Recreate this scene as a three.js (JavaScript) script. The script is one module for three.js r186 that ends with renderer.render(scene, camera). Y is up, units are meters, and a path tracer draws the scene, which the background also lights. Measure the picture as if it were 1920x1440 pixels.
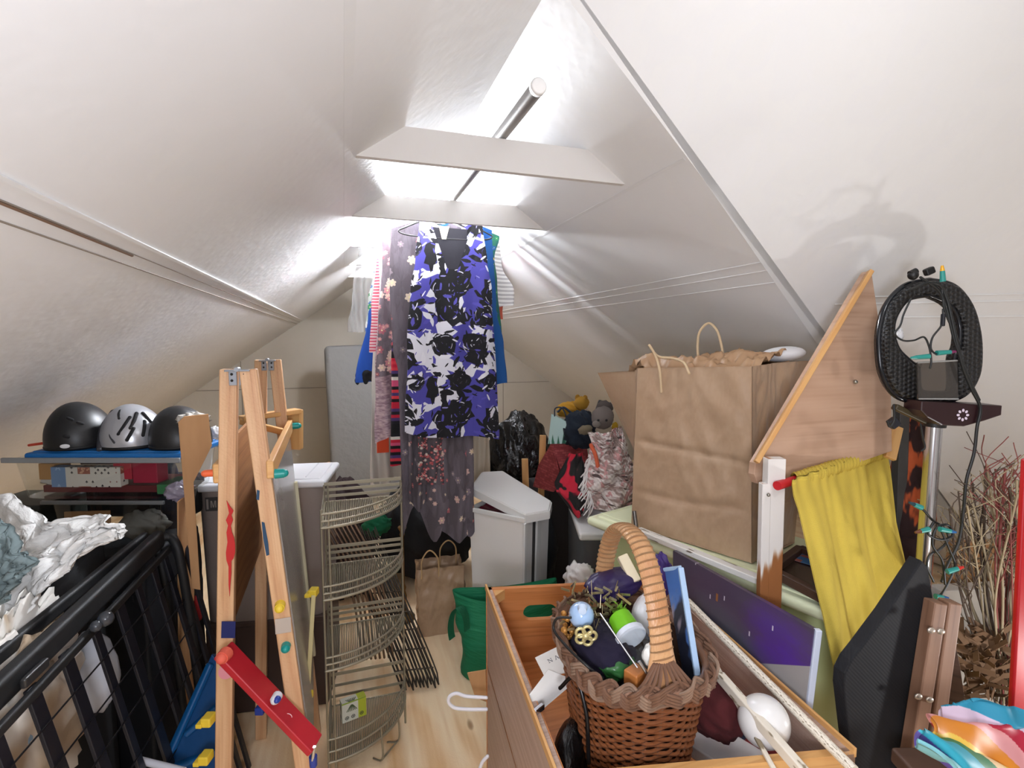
import * as THREE from 'three';
import { RoundedBoxGeometry } from 'three/addons/geometries/RoundedBoxGeometry.js';
import { mergeGeometries, mergeVertices, toCreasedNormals } from 'three/addons/utils/BufferGeometryUtils.js';
import { ImprovedNoise } from 'three/addons/math/ImprovedNoise.js';

// ---------------------------------------------------------------- camera, lights, exposure
const EYE = 1.4, PITCH = 4.882 * Math.PI / 180, YAW = 18.104 * Math.PI / 180, F = 960;
const scene = new THREE.Scene();
const camera = new THREE.PerspectiveCamera(2 * Math.atan(720 / F) * 180 / Math.PI, 4 / 3, 0.02, 50);
camera.position.set(0, EYE, 0);
camera.lookAt(Math.sin(YAW) * Math.cos(PITCH), EYE - Math.sin(PITCH), -Math.cos(YAW) * Math.cos(PITCH));
const renderer = new THREE.WebGLRenderer({ antialias: true });
renderer.toneMapping = THREE.LinearToneMapping;
renderer.toneMappingExposure = 1.36;
renderer.shadowMap.enabled = true;
scene.background = new THREE.Color(0x000000);
function lamp(x, y, z, color, intensity, soft) {
  const l = new THREE.PointLight(color, intensity, 0, 2);
  l.position.set(x, y, z); l.castShadow = true; l.shadow.radius = soft; scene.add(l); return l;
}
// lamps out of view: a ridge bulb, an added one deeper, three around the camera
const UNSEEN_BULBS = [[0.30, 1.985, -2.47], [0.43, 2.0, -3.6], [0.82, 1.93, -0.26], [1.46, 0.66, -0.36], [-0.06, 1.22, 0.2]];
lamp(...UNSEEN_BULBS[0], 0xeef4fc, 9.5, 2.5);
lamp(...UNSEEN_BULBS[1], 0xf2f4ff, 3, 2.5);  // added fill bulb that brightens the far end of the attic
lamp(...UNSEEN_BULBS[2], 0xf4f7ff, 0.4, 4);  // unseen lamp, placed to burn out the upper right slope
lamp(...UNSEEN_BULBS[3], 0xf6f6f8, 0.42, 1.4);  // unseen low lamp, placed to cast shadows up the right wall
lamp(...UNSEEN_BULBS[4], 0xe9effd, 2.4, 6);  // unseen lamp that lights the front like a camera flash

// ---------------------------------------------------------------- frames and helpers
const V = (x, y, z) => new THREE.Vector3(x, y, z);
const RT = V(Math.cos(YAW), 0, Math.sin(YAW)), FW = V(Math.sin(YAW), 0, -Math.cos(YAW)), UP = V(0, 1, 0);
const c_ = Math.cos(PITCH), s_ = Math.sin(PITCH);
const W = (r, f, h) => V(RT.x * r + FW.x * f, h, RT.z * r + FW.z * f);       // metres to the right, ahead, above the floor
function ray(u, v) { const x = (u - 960) / F, y = -(v - 720) / F; return [x, y * c_ - s_, y * s_ + c_]; }
function at(u, v, d) { const [x, y, z] = ray(u, v); return W(x * d / z, d, EYE + y * d / z); }
function hp(u, v, h) { const [x, y, z] = ray(u, v), t = (h - EYE) / y; return W(x * t, z * t, h); }
function zp(u, v, Z) { const [x, y, z] = ray(u, v), p = W(x, z, y), t = Z / p.z; return V(p.x * t, EYE + p.y * t, Z); }
function ud(u, d, h) { const q = (h - EYE) / d, Y = (s_ + q * c_) / (c_ - q * s_); return W((u - 960) / F * d / (Y * s_ + c_), d, h); }
const mid = (a, b, t = 0.5) => a.clone().lerp(b, t);
let seed_ = 7;
const rnd = (a = 1, b) => { seed_ = (seed_ * 1664525 + 1013904223) >>> 0; const t = seed_ / 4294967296; return b === undefined ? t * a : a + (b - a) * t; };
const imp = new ImprovedNoise();
const nz = (x, y = 0, z = 0) => imp.noise(x + 11.3, y + 5.7, z + 3.1);
const hash = (x, y, s) => { let h = Math.imul(x, 374761393) ^ Math.imul(y, 668265263) ^ Math.imul(s, 974634777); h = Math.imul(h ^ (h >>> 13), 1274126177); return ((h ^ (h >>> 16)) >>> 0) / 4294967296; };
const sm = (t) => t * t * (3 - 2 * t), clamp = (x, a = 0, b = 1) => Math.min(b, Math.max(a, x)), mix = (a, b, t) => a + (b - a) * t;
const step = (a, b, x) => sm(clamp((x - a) / (b - a)));
function pn(x, y, p, q, s) {                       // noise that repeats every p by q cells
  const i = Math.floor(x), j = Math.floor(y), fx = sm(x - i), fy = sm(y - j), m = (a, n) => ((a % n) + n) % n;
  const g = (a, b) => hash(m(a, p), m(b, q), s);
  return mix(mix(g(i, j), g(i + 1, j), fx), mix(g(i, j + 1), g(i + 1, j + 1), fx), fy);
}
const fb = (u, v, p, q, s, o = 4) => { let a = 0, w = 0.5, n = 0; for (let k = 0; k < o; k++) { a += w * pn(u * p, v * q, p, q, s + k); n += w; w /= 2; p *= 2; q *= 2; } return a / n; };
const hex = (h) => [(h >> 16 & 255) / 255, (h >> 8 & 255) / 255, (h & 255) / 255];
const mixc = (a, b, t) => a.map((x, i) => mix(x, b[i], clamp(t)));
function tex(w, h, fn, rx = 1, ry = 1, srgb = true) {      // fn(u, v) gives sRGB or a grey; repeat per metre
  const d = new Uint8Array(w * h * 4);
  for (let j = 0; j < h; j++) for (let i = 0; i < w; i++) {
    const c = fn(i / w, j / h), k = (j * w + i) * 4, a = typeof c === 'number' ? [c, c, c] : c;
    for (let n = 0; n < 3; n++) d[k + n] = clamp(a[n]) * 255;
    d[k + 3] = 255;
  }
  return fin(new THREE.DataTexture(d, w, h), rx, ry, srgb);
}
function fin(t, rx, ry, srgb) {
  t.wrapS = t.wrapT = THREE.RepeatWrapping; t.repeat.set(rx, ry); t.magFilter = THREE.LinearFilter; t.minFilter = THREE.LinearFilter;
  if (srgb) t.colorSpace = THREE.SRGBColorSpace; t.needsUpdate = true; return t;
}
function draw(w, h, fn, rx = 1, ry = 1) {
  const c = document.createElement('canvas'); c.width = w; c.height = h; fn(c.getContext('2d'), w, h);
  return fin(new THREE.CanvasTexture(c), rx, ry, true);
}
function M(color, o = {}) {
  const { bump, bs = 0.002, ...r } = o, p = { color, roughness: 0.7, side: THREE.DoubleSide, ...r };
  if (bump) { p.bumpMap = bump; p.bumpScale = bs; }
  if (o.transmission || o.clearcoat || o.sheen) return new THREE.MeshPhysicalMaterial(p);
  return new THREE.MeshStandardMaterial(p);
}
// ---------------------------------------------------------------- objects
const used = {};
function numbered(n) { const k = used[n] = (used[n] ?? -1) + 1; return k ? n + '_' + String(k).padStart(3, '0') : n; }
function tag(o, label, category, group) { o.userData = { label, category }; if (group) o.userData.group = group; return o; }
function thing(name, label, category, p, group) { const g = new THREE.Group(); g.name = numbered(name); g.position.copy(p); scene.add(g); return tag(g, label, category, group); }
function worldOf(o) { const p = V(0, 0, 0); while (o && o !== scene) { p.add(o.position); o = o.parent; } return p; }
function part(parent, name, geo, mat, label) {      // geo is in world coordinates
  const g = Array.isArray(geo) ? join(geo) : geo, p = worldOf(parent);
  g.translate(-p.x, -p.y, -p.z);
  const m = new THREE.Mesh(g, mat); m.name = name; m.castShadow = m.receiveShadow = true; parent.add(m);
  if (label) m.userData.label = label;
  return m;
}
function solo(name, label, category, geo, mat, group) {   // a thing of one mesh, its origin at the base of its shape
  const g = Array.isArray(geo) ? join(geo) : geo; g.computeBoundingBox();
  const b = g.boundingBox, p = V((b.min.x + b.max.x) / 2, b.min.y, (b.min.z + b.max.z) / 2);
  const m = new THREE.Mesh(g.translate(-p.x, -p.y, -p.z), mat); m.name = numbered(name); m.position.copy(p); m.castShadow = m.receiveShadow = true; scene.add(m);
  return tag(m, label, category, group);
}
function struct(name, geo, mat, parent) {
  const m = new THREE.Mesh(Array.isArray(geo) ? join(geo) : geo, mat); m.name = parent ? name : numbered(name); m.castShadow = m.receiveShadow = true;
  (parent || scene).add(m); if (!parent) m.userData.kind = 'structure'; return m;
}
function stuffPart(m) { m.userData.kind = 'stuff'; return m; }
function join(gs) {
  const a = gs.map((g) => { const n = g.index ? g.toNonIndexed() : g; for (const k of Object.keys(n.attributes)) if (!['position', 'normal', 'uv'].includes(k)) n.deleteAttribute(k); return n; });
  return mergeGeometries(a);
}
// ---------------------------------------------------------------- shapes
function boxUV(g) {
  const n = g.attributes.normal, p = g.attributes.position, uv = new Float32Array(p.count * 2);
  for (let i = 0; i < p.count; i++) {
    const ax = Math.abs(n.getX(i)), ay = Math.abs(n.getY(i)), az = Math.abs(n.getZ(i));
    const [a, b] = ax > ay && ax > az ? [p.getZ(i), p.getY(i)] : ay > az ? [p.getX(i), p.getZ(i)] : [p.getX(i), p.getY(i)];
    uv[2 * i] = a; uv[2 * i + 1] = b;
  }
  g.setAttribute('uv', new THREE.BufferAttribute(uv, 2)); return g;
}
function basis(x, y, z, p) { return new THREE.Matrix4().makeBasis(x, y, z).setPosition(p); }
// box: centre, size, turn about the vertical (0 = world axes), rounding
function box(p, w, h, d, turn = 0, r = 0.004) {
  const g = r > 0 ? new RoundedBoxGeometry(w, h, d, 2, Math.min(r, w / 2.1, h / 2.1, d / 2.1)) : new THREE.BoxGeometry(w, h, d);
  return boxUV(g).rotateY(turn).translate(p.x, p.y, p.z);
}
const CAMTURN = -YAW;                             // turn of a thing that faces the camera squarely
// bar from a to b; w across (towards side), t along the other; uv runs along it
function bar(a, b, w, t, side = UP, r = 0.002) {
  const x = b.clone().sub(a), L = x.length(); x.normalize();
  const z = x.clone().cross(side).normalize(), y = z.clone().cross(x);
  const g = boxUV(r > 0 ? new RoundedBoxGeometry(L, w, t, 1, Math.min(r, w / 2.1, t / 2.1)) : new THREE.BoxGeometry(L, w, t));
  return g.applyMatrix4(basis(x, y, z, mid(a, b)));
}
function tube(pts, r, closed = false, seg = 0, rad = 8) {
  const c = new THREE.CatmullRomCurve3(pts, closed, 'centripetal');
  return capped(new THREE.TubeGeometry(c, seg || pts.length * 6, r, rad, closed), c, r, rad, closed);
}
function capped(g, c, r, rad, closed) {
  if (closed) return g;
  const e = [0, 1].map((t) => { const s = new THREE.SphereGeometry(r, rad, 5); const p = c.getPoint(t); return s.translate(p.x, p.y, p.z); });
  return join([g, ...e]);
}
function rod(a, b, r, r2 = r, rad = 14) {
  const d = b.clone().sub(a), g = new THREE.CylinderGeometry(r2, r, d.length(), rad);
  g.applyQuaternion(new THREE.Quaternion().setFromUnitVectors(UP, d.clone().normalize()));
  const m = mid(a, b); return g.translate(m.x, m.y, m.z);
}
// flat slab from a polygon of world points, given thickness away from the camera side
function slab(pts, th, bevel = 0, away = true) {
  const o = pts[0].clone(), n = V(0, 0, 0);
  for (let i = 0; i < pts.length; i++) { const a = pts[i], b = pts[(i + 1) % pts.length]; n.add(a.clone().sub(o).cross(b.clone().sub(o))); }
  n.normalize();
  if (n.dot(o.clone().sub(camera.position)) > 0) n.negate();
  const x = Math.abs(n.y) > 0.9 ? pts[1].clone().sub(o).normalize() : UP.clone().cross(n).normalize(), y = n.clone().cross(x);
  const sh = new THREE.Shape(pts.map((p) => { const q = p.clone().sub(o); return new THREE.Vector2(q.dot(x), q.dot(y)); }));
  const g = new THREE.ExtrudeGeometry(sh, { depth: th, bevelEnabled: bevel > 0, bevelSize: bevel, bevelThickness: bevel, bevelOffset: -bevel, bevelSegments: 2 });
  boxUV(g); return g.applyMatrix4(basis(x, y, n, away ? o.clone().addScaledVector(n, -th) : o));
}
// a grid surface with thickness; fn(u, v) gives a point; uv = u * us, v * vs
function sheet(fn, nu, nv, th = 0.004, us = 1, vs = 1) {
  const P = [], N = [];
  for (let j = 0; j <= nv; j++) for (let i = 0; i <= nu; i++) P.push(fn(i / nu, j / nv));
  const id = (i, j) => j * (nu + 1) + i, C = (a, n) => Math.min(Math.max(a, 0), n);
  for (let j = 0; j <= nv; j++) for (let i = 0; i <= nu; i++) {
    const a = P[id(C(i + 1, nu), j)].clone().sub(P[id(C(i - 1, nu), j)]), b = P[id(i, C(j + 1, nv))].clone().sub(P[id(i, C(j - 1, nv))]);
    N.push(a.cross(b).normalize());
  }
  const pos = [], uv = [], ix = [], n = P.length;
  for (const s of [1, -1]) P.forEach((p, k) => { const q = p.clone().addScaledVector(N[k], s * th / 2); pos.push(q.x, q.y, q.z); uv.push((k % (nu + 1)) / nu * us, Math.floor(k / (nu + 1)) / nv * vs); });
  for (let j = 0; j < nv; j++) for (let i = 0; i < nu; i++) {
    const a = id(i, j), b = id(i + 1, j), c = id(i + 1, j + 1), d = id(i, j + 1);
    ix.push(a, b, c, a, c, d, n + a, n + c, n + b, n + a, n + d, n + c);
  }
  const rim = (a, b) => ix.push(a, n + a, n + b, a, n + b, b);
  for (let i = 0; i < nu; i++) { rim(id(i + 1, 0), id(i, 0)); rim(id(i, nv), id(i + 1, nv)); }
  for (let j = 0; j < nv; j++) { rim(id(0, j), id(0, j + 1)); rim(id(nu, j + 1), id(nu, j)); }
  const g = new THREE.BufferGeometry();
  g.setAttribute('position', new THREE.Float32BufferAttribute(pos, 3)); g.setAttribute('uv', new THREE.Float32BufferAttribute(uv, 2)); g.setIndex(ix);
  g.computeVertexNormals(); return g;
}
function blob(p, rx, ry, rz, amp = 0.15, fr = 2.2, turn = 0, sg = 40, flat = 0) {
  const g = mergeVertices(new THREE.SphereGeometry(1, sg, Math.round(sg * 0.7))), a = g.attributes.position, o = rnd(50);
  for (let i = 0; i < a.count; i++) {
    const v = V(a.getX(i), a.getY(i), a.getZ(i));
    const k = 1 + amp * (nz(v.x * fr + o, v.y * fr, v.z * fr) + 0.5 * nz(v.x * fr * 2.3, v.y * fr * 2.3 + o, v.z * fr * 2.3) + 0.28 * nz(v.x * fr * 5, v.y * fr * 5 + o, v.z * fr * 5));
    v.multiplyScalar(k); if (flat && v.y < -flat) v.y = -flat + (v.y + flat) * 0.06;
    a.setXYZ(i, v.x * rx, v.y * ry, v.z * rz);
  }
  g.computeVertexNormals(); return g.rotateY(turn).translate(p.x, p.y, p.z);
}
function lathe(prof, p, seg = 28) { return new THREE.LatheGeometry(prof.map(([r, y]) => new THREE.Vector2(r, y)), seg).translate(p.x, p.y, p.z); }
function ball(p, r, s = 14) { return new THREE.SphereGeometry(r, s, Math.round(s * 0.7)).translate(p.x, p.y, p.z); }
function knob(p, dir, r, h) { const q = p.clone().addScaledVector(dir, h); return join([rod(p, q, r, r * 0.92, 12), ball(q, r * 0.8, 10)]); }
// tapered tub without a top: centre of the base, width, height, depth, turn, wall, how much wider at the top
function tub(p, w, h, d, turn, wall = 0.004, flare = 0.1, rr = 0.03) {
  const rows = [], n = 40, sup = (t, a, b) => { const c = Math.cos(t), s = Math.sin(t), k = 0.32; return [a * Math.sign(c) * Math.abs(c) ** k, b * Math.sign(s) * Math.abs(s) ** k]; };
  const pr = wall ? [[0, 0, 0.02], [1, 0, 0], [1, 0.02, 0], [1, 1, 0], [1, 1, 1], [1, 0.03, 1], [0, 0.012, 1]] : [[0, 0, 0], [1, 0, 0], [1, 1, 0]];
  for (const [k, y, inn] of pr) {
    const row = []; for (let i = 0; i <= n; i++) { const f = 1 + flare * y, [x, z] = sup(i / n * 2 * Math.PI, Math.max(0.001, (w / 2 * f - inn * wall) * k), Math.max(0.001, (d / 2 * f - inn * wall) * k)); row.push(V(x, y * h, z)); } rows.push(row);
  }
  const pos = [], ix = [], uv = [];
  rows.forEach((r) => r.forEach((q) => { pos.push(q.x, q.y, q.z); uv.push(q.x + q.z, q.y); }));
  for (let j = 0; j < rows.length - 1; j++) for (let i = 0; i < n; i++) { const a = j * (n + 1) + i; ix.push(a, a + n + 1, a + 1, a + 1, a + n + 1, a + n + 2); }
  let g = new THREE.BufferGeometry(); g.setAttribute('position', new THREE.Float32BufferAttribute(pos, 3)); g.setAttribute('uv', new THREE.Float32BufferAttribute(uv, 2)); g.setIndex(ix);
  g.computeVertexNormals(); g = toCreasedNormals(g, 0.7);
  return g.rotateY(turn).translate(p.x, p.y, p.z);
}
// ---------------------------------------------------------------- materials
const N1 = tex(256, 256, (u, v) => fb(u, v, 8, 8, 3, 5), 3, 3, false);                    // lumps
const N2 = tex(256, 256, (u, v) => fb(u, v, 40, 40, 9, 2), 6, 6, false);                   // grain
const WEAVE = tex(128, 128, (u, v) => 0.5 + 0.25 * Math.sin(u * 80 * Math.PI) + 0.25 * Math.sin(v * 80 * Math.PI), 8, 8, false);
const paintMap = (c1, c2, s) => tex(512, 512, (u, v) => mixc(hex(c1), hex(c2), step(0.35, 0.75, fb(u, v, 3, 3, s, 5)) * 0.8 + 0.12 * fb(u, v, 60, 60, s + 9, 1)), 0.45, 0.45);
const paintBump = tex(512, 512, (u, v) => 0.55 * fb(u, v, 6, 10, 5, 3) + 0.45 * fb(u, v, 70, 50, 8, 2), 0.9, 0.9, false);
const wallMat = M(0xffffff, { map: paintMap(0xe8e8e8, 0xe1e1e0, 21), roughness: 0.55, bump: paintBump, bs: 0.0012 });
const backMat = M(0xffffff, { map: paintMap(0xc9c3b6, 0xbcb5a7, 31), roughness: 0.7, bump: paintBump, bs: 0.001 });
const boardMat = M(0xffffff, { map: paintMap(0xe6e3e0, 0xdcd8d4, 41), roughness: 0.5, bump: paintBump, bs: 0.0008 });
function woodTex(a, b, dark, s, rx = 1, ry = 4, knots = 0) {
  return tex(512, 256, (u, v) => {
    const w = fb(u, v, 2, 3, s, 3) * 2.2, g = 0.5 + 0.5 * Math.sin((v * 14 + w * 3) * Math.PI * 2 * 0.5), f = fb(u, v, 4, 90, s + 5, 2);
    let c = mixc(hex(a), hex(b), 0.55 * g + 0.6 * (f - 0.3));
    if (knots) c = mixc(c, hex(dark), step(0.74, 0.86, fb(u, v, 7, 9, s + 8, 2)) * knots);
    return mixc(c, hex(dark), step(0.6, 0.9, fb(u, v, 6, 60, s + 11, 2)) * 0.35);
  }, rx, ry);
}
const pineTex = woodTex(0xd6ad84, 0xc4936a, 0xa06c46, 51), pine = M(0xffffff, { map: pineTex, roughness: 0.5, bump: N2, bs: 0.0004 });
const honey = M(0xffffff, { map: woodTex(0xd9a96c, 0xcb9458, 0xad7842, 57), roughness: 0.45 });
const oakIn = M(0xffffff, { map: woodTex(0xcc8650, 0xb8723c, 0x8e562c, 61), roughness: 0.4 });
const veneer = M(0xffffff, { map: woodTex(0xbca293, 0xa98c7a, 0x7d6455, 63, 1, 5), roughness: 0.5, bump: N2, bs: 0.0005 });
const plyPanel = M(0xffffff, { map: woodTex(0xc4a188, 0xb79379, 0xa07d64, 65, 1, 2), roughness: 0.45 });
const brownWood = M(0xffffff, { map: woodTex(0x93705a, 0x7f5d48, 0x5d4233, 67), roughness: 0.45 });
const darkWood = M(0xffffff, { map: woodTex(0x5b4334, 0x4a3428, 0x2c1e17, 69), roughness: 0.5 });
const washWood = M(0xffffff, { map: tex(256, 256, (u, v) => mixc(hex(0x9a6238), hex(0xe2ddd8), step(0.4, 0.55, fb(u, v, 3, 12, 71, 4) + (u > 0.53 ? 0.3 - 0.5 * step(0.69, 0.8, u) : -0.2))), 0.8, 3), roughness: 0.5 });
const whitePaintWood = M(0xffffff, { map: tex(256, 256, (u, v) => mixc(hex(0xe9e6df), hex(0x6f6252), step(0.66, 0.75, fb(u, v, 8, 14, 73, 4))), 2, 6), roughness: 0.5 });
const floorMat = M(0xffffff, { map: tex(1024, 1024, (u, v) => {
  const w = fb(u, v, 3, 2, 81, 4), st = 0.5 + 0.5 * Math.sin((u * 9 + w * 5) * Math.PI * 2), f = fb(u, v, 90, 5, 85, 2);
  let c = mixc(hex(0xffe6c0), hex(0xdfb17c), 0.7 * st * step(0.3, 0.7, fb(u, v, 4, 2, 88, 3)) + 0.5 * (f - 0.2));
  c = mixc(c, hex(0x8a5f38), step(0.8, 0.88, fb(u, v, 14, 9, 89, 2)) * 0.7);
  return mixc(c, hex(0xfff0d4), step(0.55, 0.8, fb(u, v, 5, 3, 93, 4)) * 0.5);
}, 0.8, 0.8), roughness: 0.5, bump: N2, bs: 0.0006 });
const kraftTex = tex(512, 512, (u, v) => mixc(hex(0xbca084), hex(0xab8d70), fb(u, v, 5, 5, 101, 5) + 0.25 * (fb(u, v, 120, 60, 105, 1) - 0.5)), 1.5, 1.5);
const kraft = M(0xffffff, { map: kraftTex, roughness: 0.42, bump: N1, bs: 0.006 });
const cardboard = M(0xffffff, { map: tex(256, 256, (u, v) => mixc(hex(0xc79a6c), hex(0xb5875a), fb(u, v, 30, 4, 107, 3)), 2, 2), roughness: 0.7 });
const black = M(0x131314, { roughness: 0.45 }), blackSoft = M(0x17181b, { roughness: 0.85, bump: WEAVE, bs: 0.0006 }), blackGloss = M(0x0c0c0d, { roughness: 0.22, bump: N1, bs: 0.01 });
const chrome = M(0xc9ccd2, { metalness: 1, roughness: 0.18 }), steel = M(0x9a9890, { metalness: 0.9, roughness: 0.32 }), wireMat = M(0x9a927e, { metalness: 0.55, roughness: 0.45 });
const whitePlastic = M(0xe8e8ea, { roughness: 0.35 }), greyPlastic = M(0xf2f0ec, { roughness: 0.45, bump: N2, bs: 0.0004 }), paleGrey = M(0xe6e5e2, { roughness: 0.4 });
const clear = M(0xf6f8f8, { transmission: 1, roughness: 0.04, thickness: 0 }), bluePlastic = M(0x1d6cb0, { roughness: 0.35 }), navyPlastic = M(0x0c4172, { roughness: 0.4 });
const teal = M(0x0d8f88, { roughness: 0.35 }), yellow = M(0xe8c83a, { roughness: 0.5 }), red = M(0xc4232b, { roughness: 0.45 }), orange = M(0xe8683a, { roughness: 0.4 }), royal = M(0x2a3f96, { roughness: 0.4 });
const clothBump = { bump: WEAVE, bs: 0.0008, roughness: 0.9 };

// ---------------------------------------------------------------- the attic
const RX = 0.428, RH = 2.138, SL = 0.7;                     // ridge: x, height; pitch of the slopes
const hL = (x) => RH - SL * (RX - x), hR = (x) => RH - SL * (x - RX);
const PN = V(0.2507, 0.5999, -0.7598), PK = 1.337;           // the plane of the cross gable's ceiling
const crossZ = (x, h) => (PN.x * x + PN.y * (h - EYE) - PK) / -PN.z;
function prism(pts, n, th) {                                 // convex or planar polygon, thickened along n
  const k = pts.length, pos = [], q = pts.map((p) => p.clone().addScaledVector(n, th));
  const tri = (a, b, c) => pos.push(...a.toArray(), ...b.toArray(), ...c.toArray());
  for (let i = 1; i < k - 1; i++) { tri(pts[0], pts[i], pts[i + 1]); tri(q[0], q[i + 1], q[i]); }
  for (let i = 0; i < k; i++) { const j = (i + 1) % k; tri(pts[i], q[i], q[j]); tri(pts[i], q[j], pts[j]); }
  const g = new THREE.BufferGeometry(); g.setAttribute('position', new THREE.Float32BufferAttribute(pos, 3)); g.computeVertexNormals(); return boxUV(g);
}
const nL = V(-SL, 1, 0).normalize(), nR = V(SL, 1, 0).normalize();
const ZB = -5.2, ZF = 2.2, TOP = 2.2, XW = 3.25;
const xTopL = RX + (TOP - RH) / SL, vz = (x) => crossZ(x, hR(x));
struct('floor', box(V(0.4, -0.05, -1.5), 7.4, 0.1, 7.6, 0, 0), floorMat);
struct('ceiling_left', prism([V(-2.62, hL(-2.62), ZF), V(xTopL, TOP, ZF), V(xTopL, TOP, -0.93), V(RX, RH, vz(RX)), V(RX, RH, ZB), V(-2.62, hL(-2.62), ZB)], nL, 0.1), wallMat);
struct('ceiling_right', prism([V(RX, RH, ZB), V(RX, RH, vz(RX)), V(XW, hR(XW), vz(XW)), V(XW + 0.2, hR(XW + 0.2), vz(XW + 0.2)), V(XW + 0.2, hR(XW + 0.2), ZB)], nR, 0.1), wallMat);
struct('ceiling_cross', prism([V(0.3, TOP + 0.05, crossZ(0.3, TOP + 0.05)), V(XW + 0.1, TOP + 0.05, crossZ(XW + 0.1, TOP + 0.05)), V(XW + 0.1, 0, crossZ(XW + 0.1, 0)), V(XW + 0.1, hR(XW + 0.1), vz(XW + 0.1)), V(RX, RH, vz(RX))], PN, 0.1), wallMat);
struct('ceiling', box(V(1.85, TOP + 0.05, 0.6), 3.1, 0.1, 3.4, 0, 0), wallMat);
struct('wall_right', box(V(XW + 0.05, 1.1, 0.3), 0.1, 2.4, 4.2, 0, 0), wallMat);
struct('wall_front', box(V(0.3, 1.1, ZF + 0.05), 6.2, 2.5, 0.1, 0, 0), wallMat);
struct('wall_back', box(V(0.4, 1.1, ZB - 0.05), 6.6, 2.4, 0.1, 0, 0), backMat);
for (const [x, z] of [[-0.9, 0], [0.35, 0], [1.6, 0]]) struct('wall_seam', box(V(x, 1.0, ZB + 0.001), 0.006, 2.0, 0.006, 0, 0), M(0x8d877b), scene.getObjectByName('wall_back'));
struct('wall_seam', box(V(0.4, 0.95, ZB + 0.001), 6, 0.006, 0.006, 0, 0), M(0x8d877b), scene.getObjectByName('wall_back'));
// taped joints and cracks that run along the slopes
{
  const L = scene.getObjectByName('ceiling_left'), R = scene.getObjectByName('ceiling_right'), C = scene.getObjectByName('ceiling_cross');
  const seamL = (x, w, t, m) => struct('seam', bar(V(x, hL(x) - t / 2, ZB), V(x, hL(x) - t / 2, 1.6), w, t, nL.clone().cross(V(0, 0, 1)), 0), m, L);
  const crack = M(0x8f8478, { roughness: 0.8 });
  seamL(-0.362, 0.006, 0.004, wallMat); seamL(-0.41, 0.0025, 0.002, crack); seamL(-0.386, 0.0015, 0.002, crack); seamL(0.02, 0.02, 0.00025, wallMat);
  struct('seam', bar(V(-0.389, hL(-0.389) - 0.0015, -1.2), V(-0.388, hL(-0.388) - 0.0015, -0.4), 0.004, 0.003, nL.clone().cross(V(0, 0, 1)), 0), M(0x7a5f4c), L);
  for (const [x, w] of [[1.16, 0.006], [1.19, 0.004], [1.235, 0.004]]) struct('seam', bar(V(x, hR(x) - 0.0006, ZB), V(x, hR(x) - 0.0006, vz(x) - 0.01), w, 0.0012, nR.clone().cross(V(0, 0, 1)), 0), wallMat, R);
  struct('seam', bar(V(0.83, hR(0.83) - 0.0015, ZB), V(0.83, hR(0.83) - 0.0015, vz(0.83) - 0.01), 0.01, 0.0008, nR.clone().cross(V(0, 0, 1)), 0), wallMat, R);
  const onC = (u, v) => { const [x, y, z] = ray(u, v), w = W(x, z, y), t = PK / PN.dot(w); return V(w.x * t, EYE + w.y * t, w.z * t).addScaledVector(PN, -0.001); };
  for (const [a, b, w] of [[[1565, 570], [1990, 562], 0.004], [[1690, 594], [1990, 592], 0.004], [[1640, 556], [1990, 549], 0.003]]) struct('seam', bar(onC(...a), onC(...b), w, 0.003, UP, 0), wallMat, C);
}
// collar ties across the slopes, the rod that lies on them
const TIES = [-1.4, -2.06, -2.72, -3.38, -4.04], TB = 1.867, TT = 1.954;
TIES.forEach((z) => {
  const xa = (h) => RX - (RH - h) / SL, xb = (h) => RX + (RH - h) / SL;
  struct('collar_tie', prism([V(xa(TB), TB, z), V(xb(TB), TB, z), V(xb(TT), TT, z), V(xa(TT), TT, z)], V(0, 0, -1), 0.019), boardMat);
});
const ROD_H = TT + 0.019;
{
  const t = thing('closet_rod', 'silver metal closet rod lying across the tops of the white ceiling boards', 'rod', V(RX + 0.006, ROD_H, -2.6));
  part(t, 'tube', rod(V(RX + 0.006, ROD_H, -1.14), V(RX + 0.006, ROD_H, -4.1), 0.0175, 0.0175, 24), M(0x8e8a86, { metalness: 0.6, roughness: 0.35 }));
  part(t, 'end_cap', lathe([[0, 0], [0.0185, 0], [0.0185, 0.014], [0.015, 0.018], [0, 0.0185]], V(0, 0, 0)).rotateX(Math.PI / 2).translate(RX + 0.006, ROD_H, -1.146), M(0xf3f2f0, { roughness: 0.5 }), 'white end cap');
}
const BULB_LABELS = ['bare light bulb in a socket under the ridge behind the second white board', 'added fill bulb under the ridge deep behind the hanging clothes', 'unseen bulb under the flat ceiling, lighting the upper right slope', 'unseen bulb low beside the right wall, casting shadows up it', 'unseen globe lamp behind the camera, lighting the front like a flash'];
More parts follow.
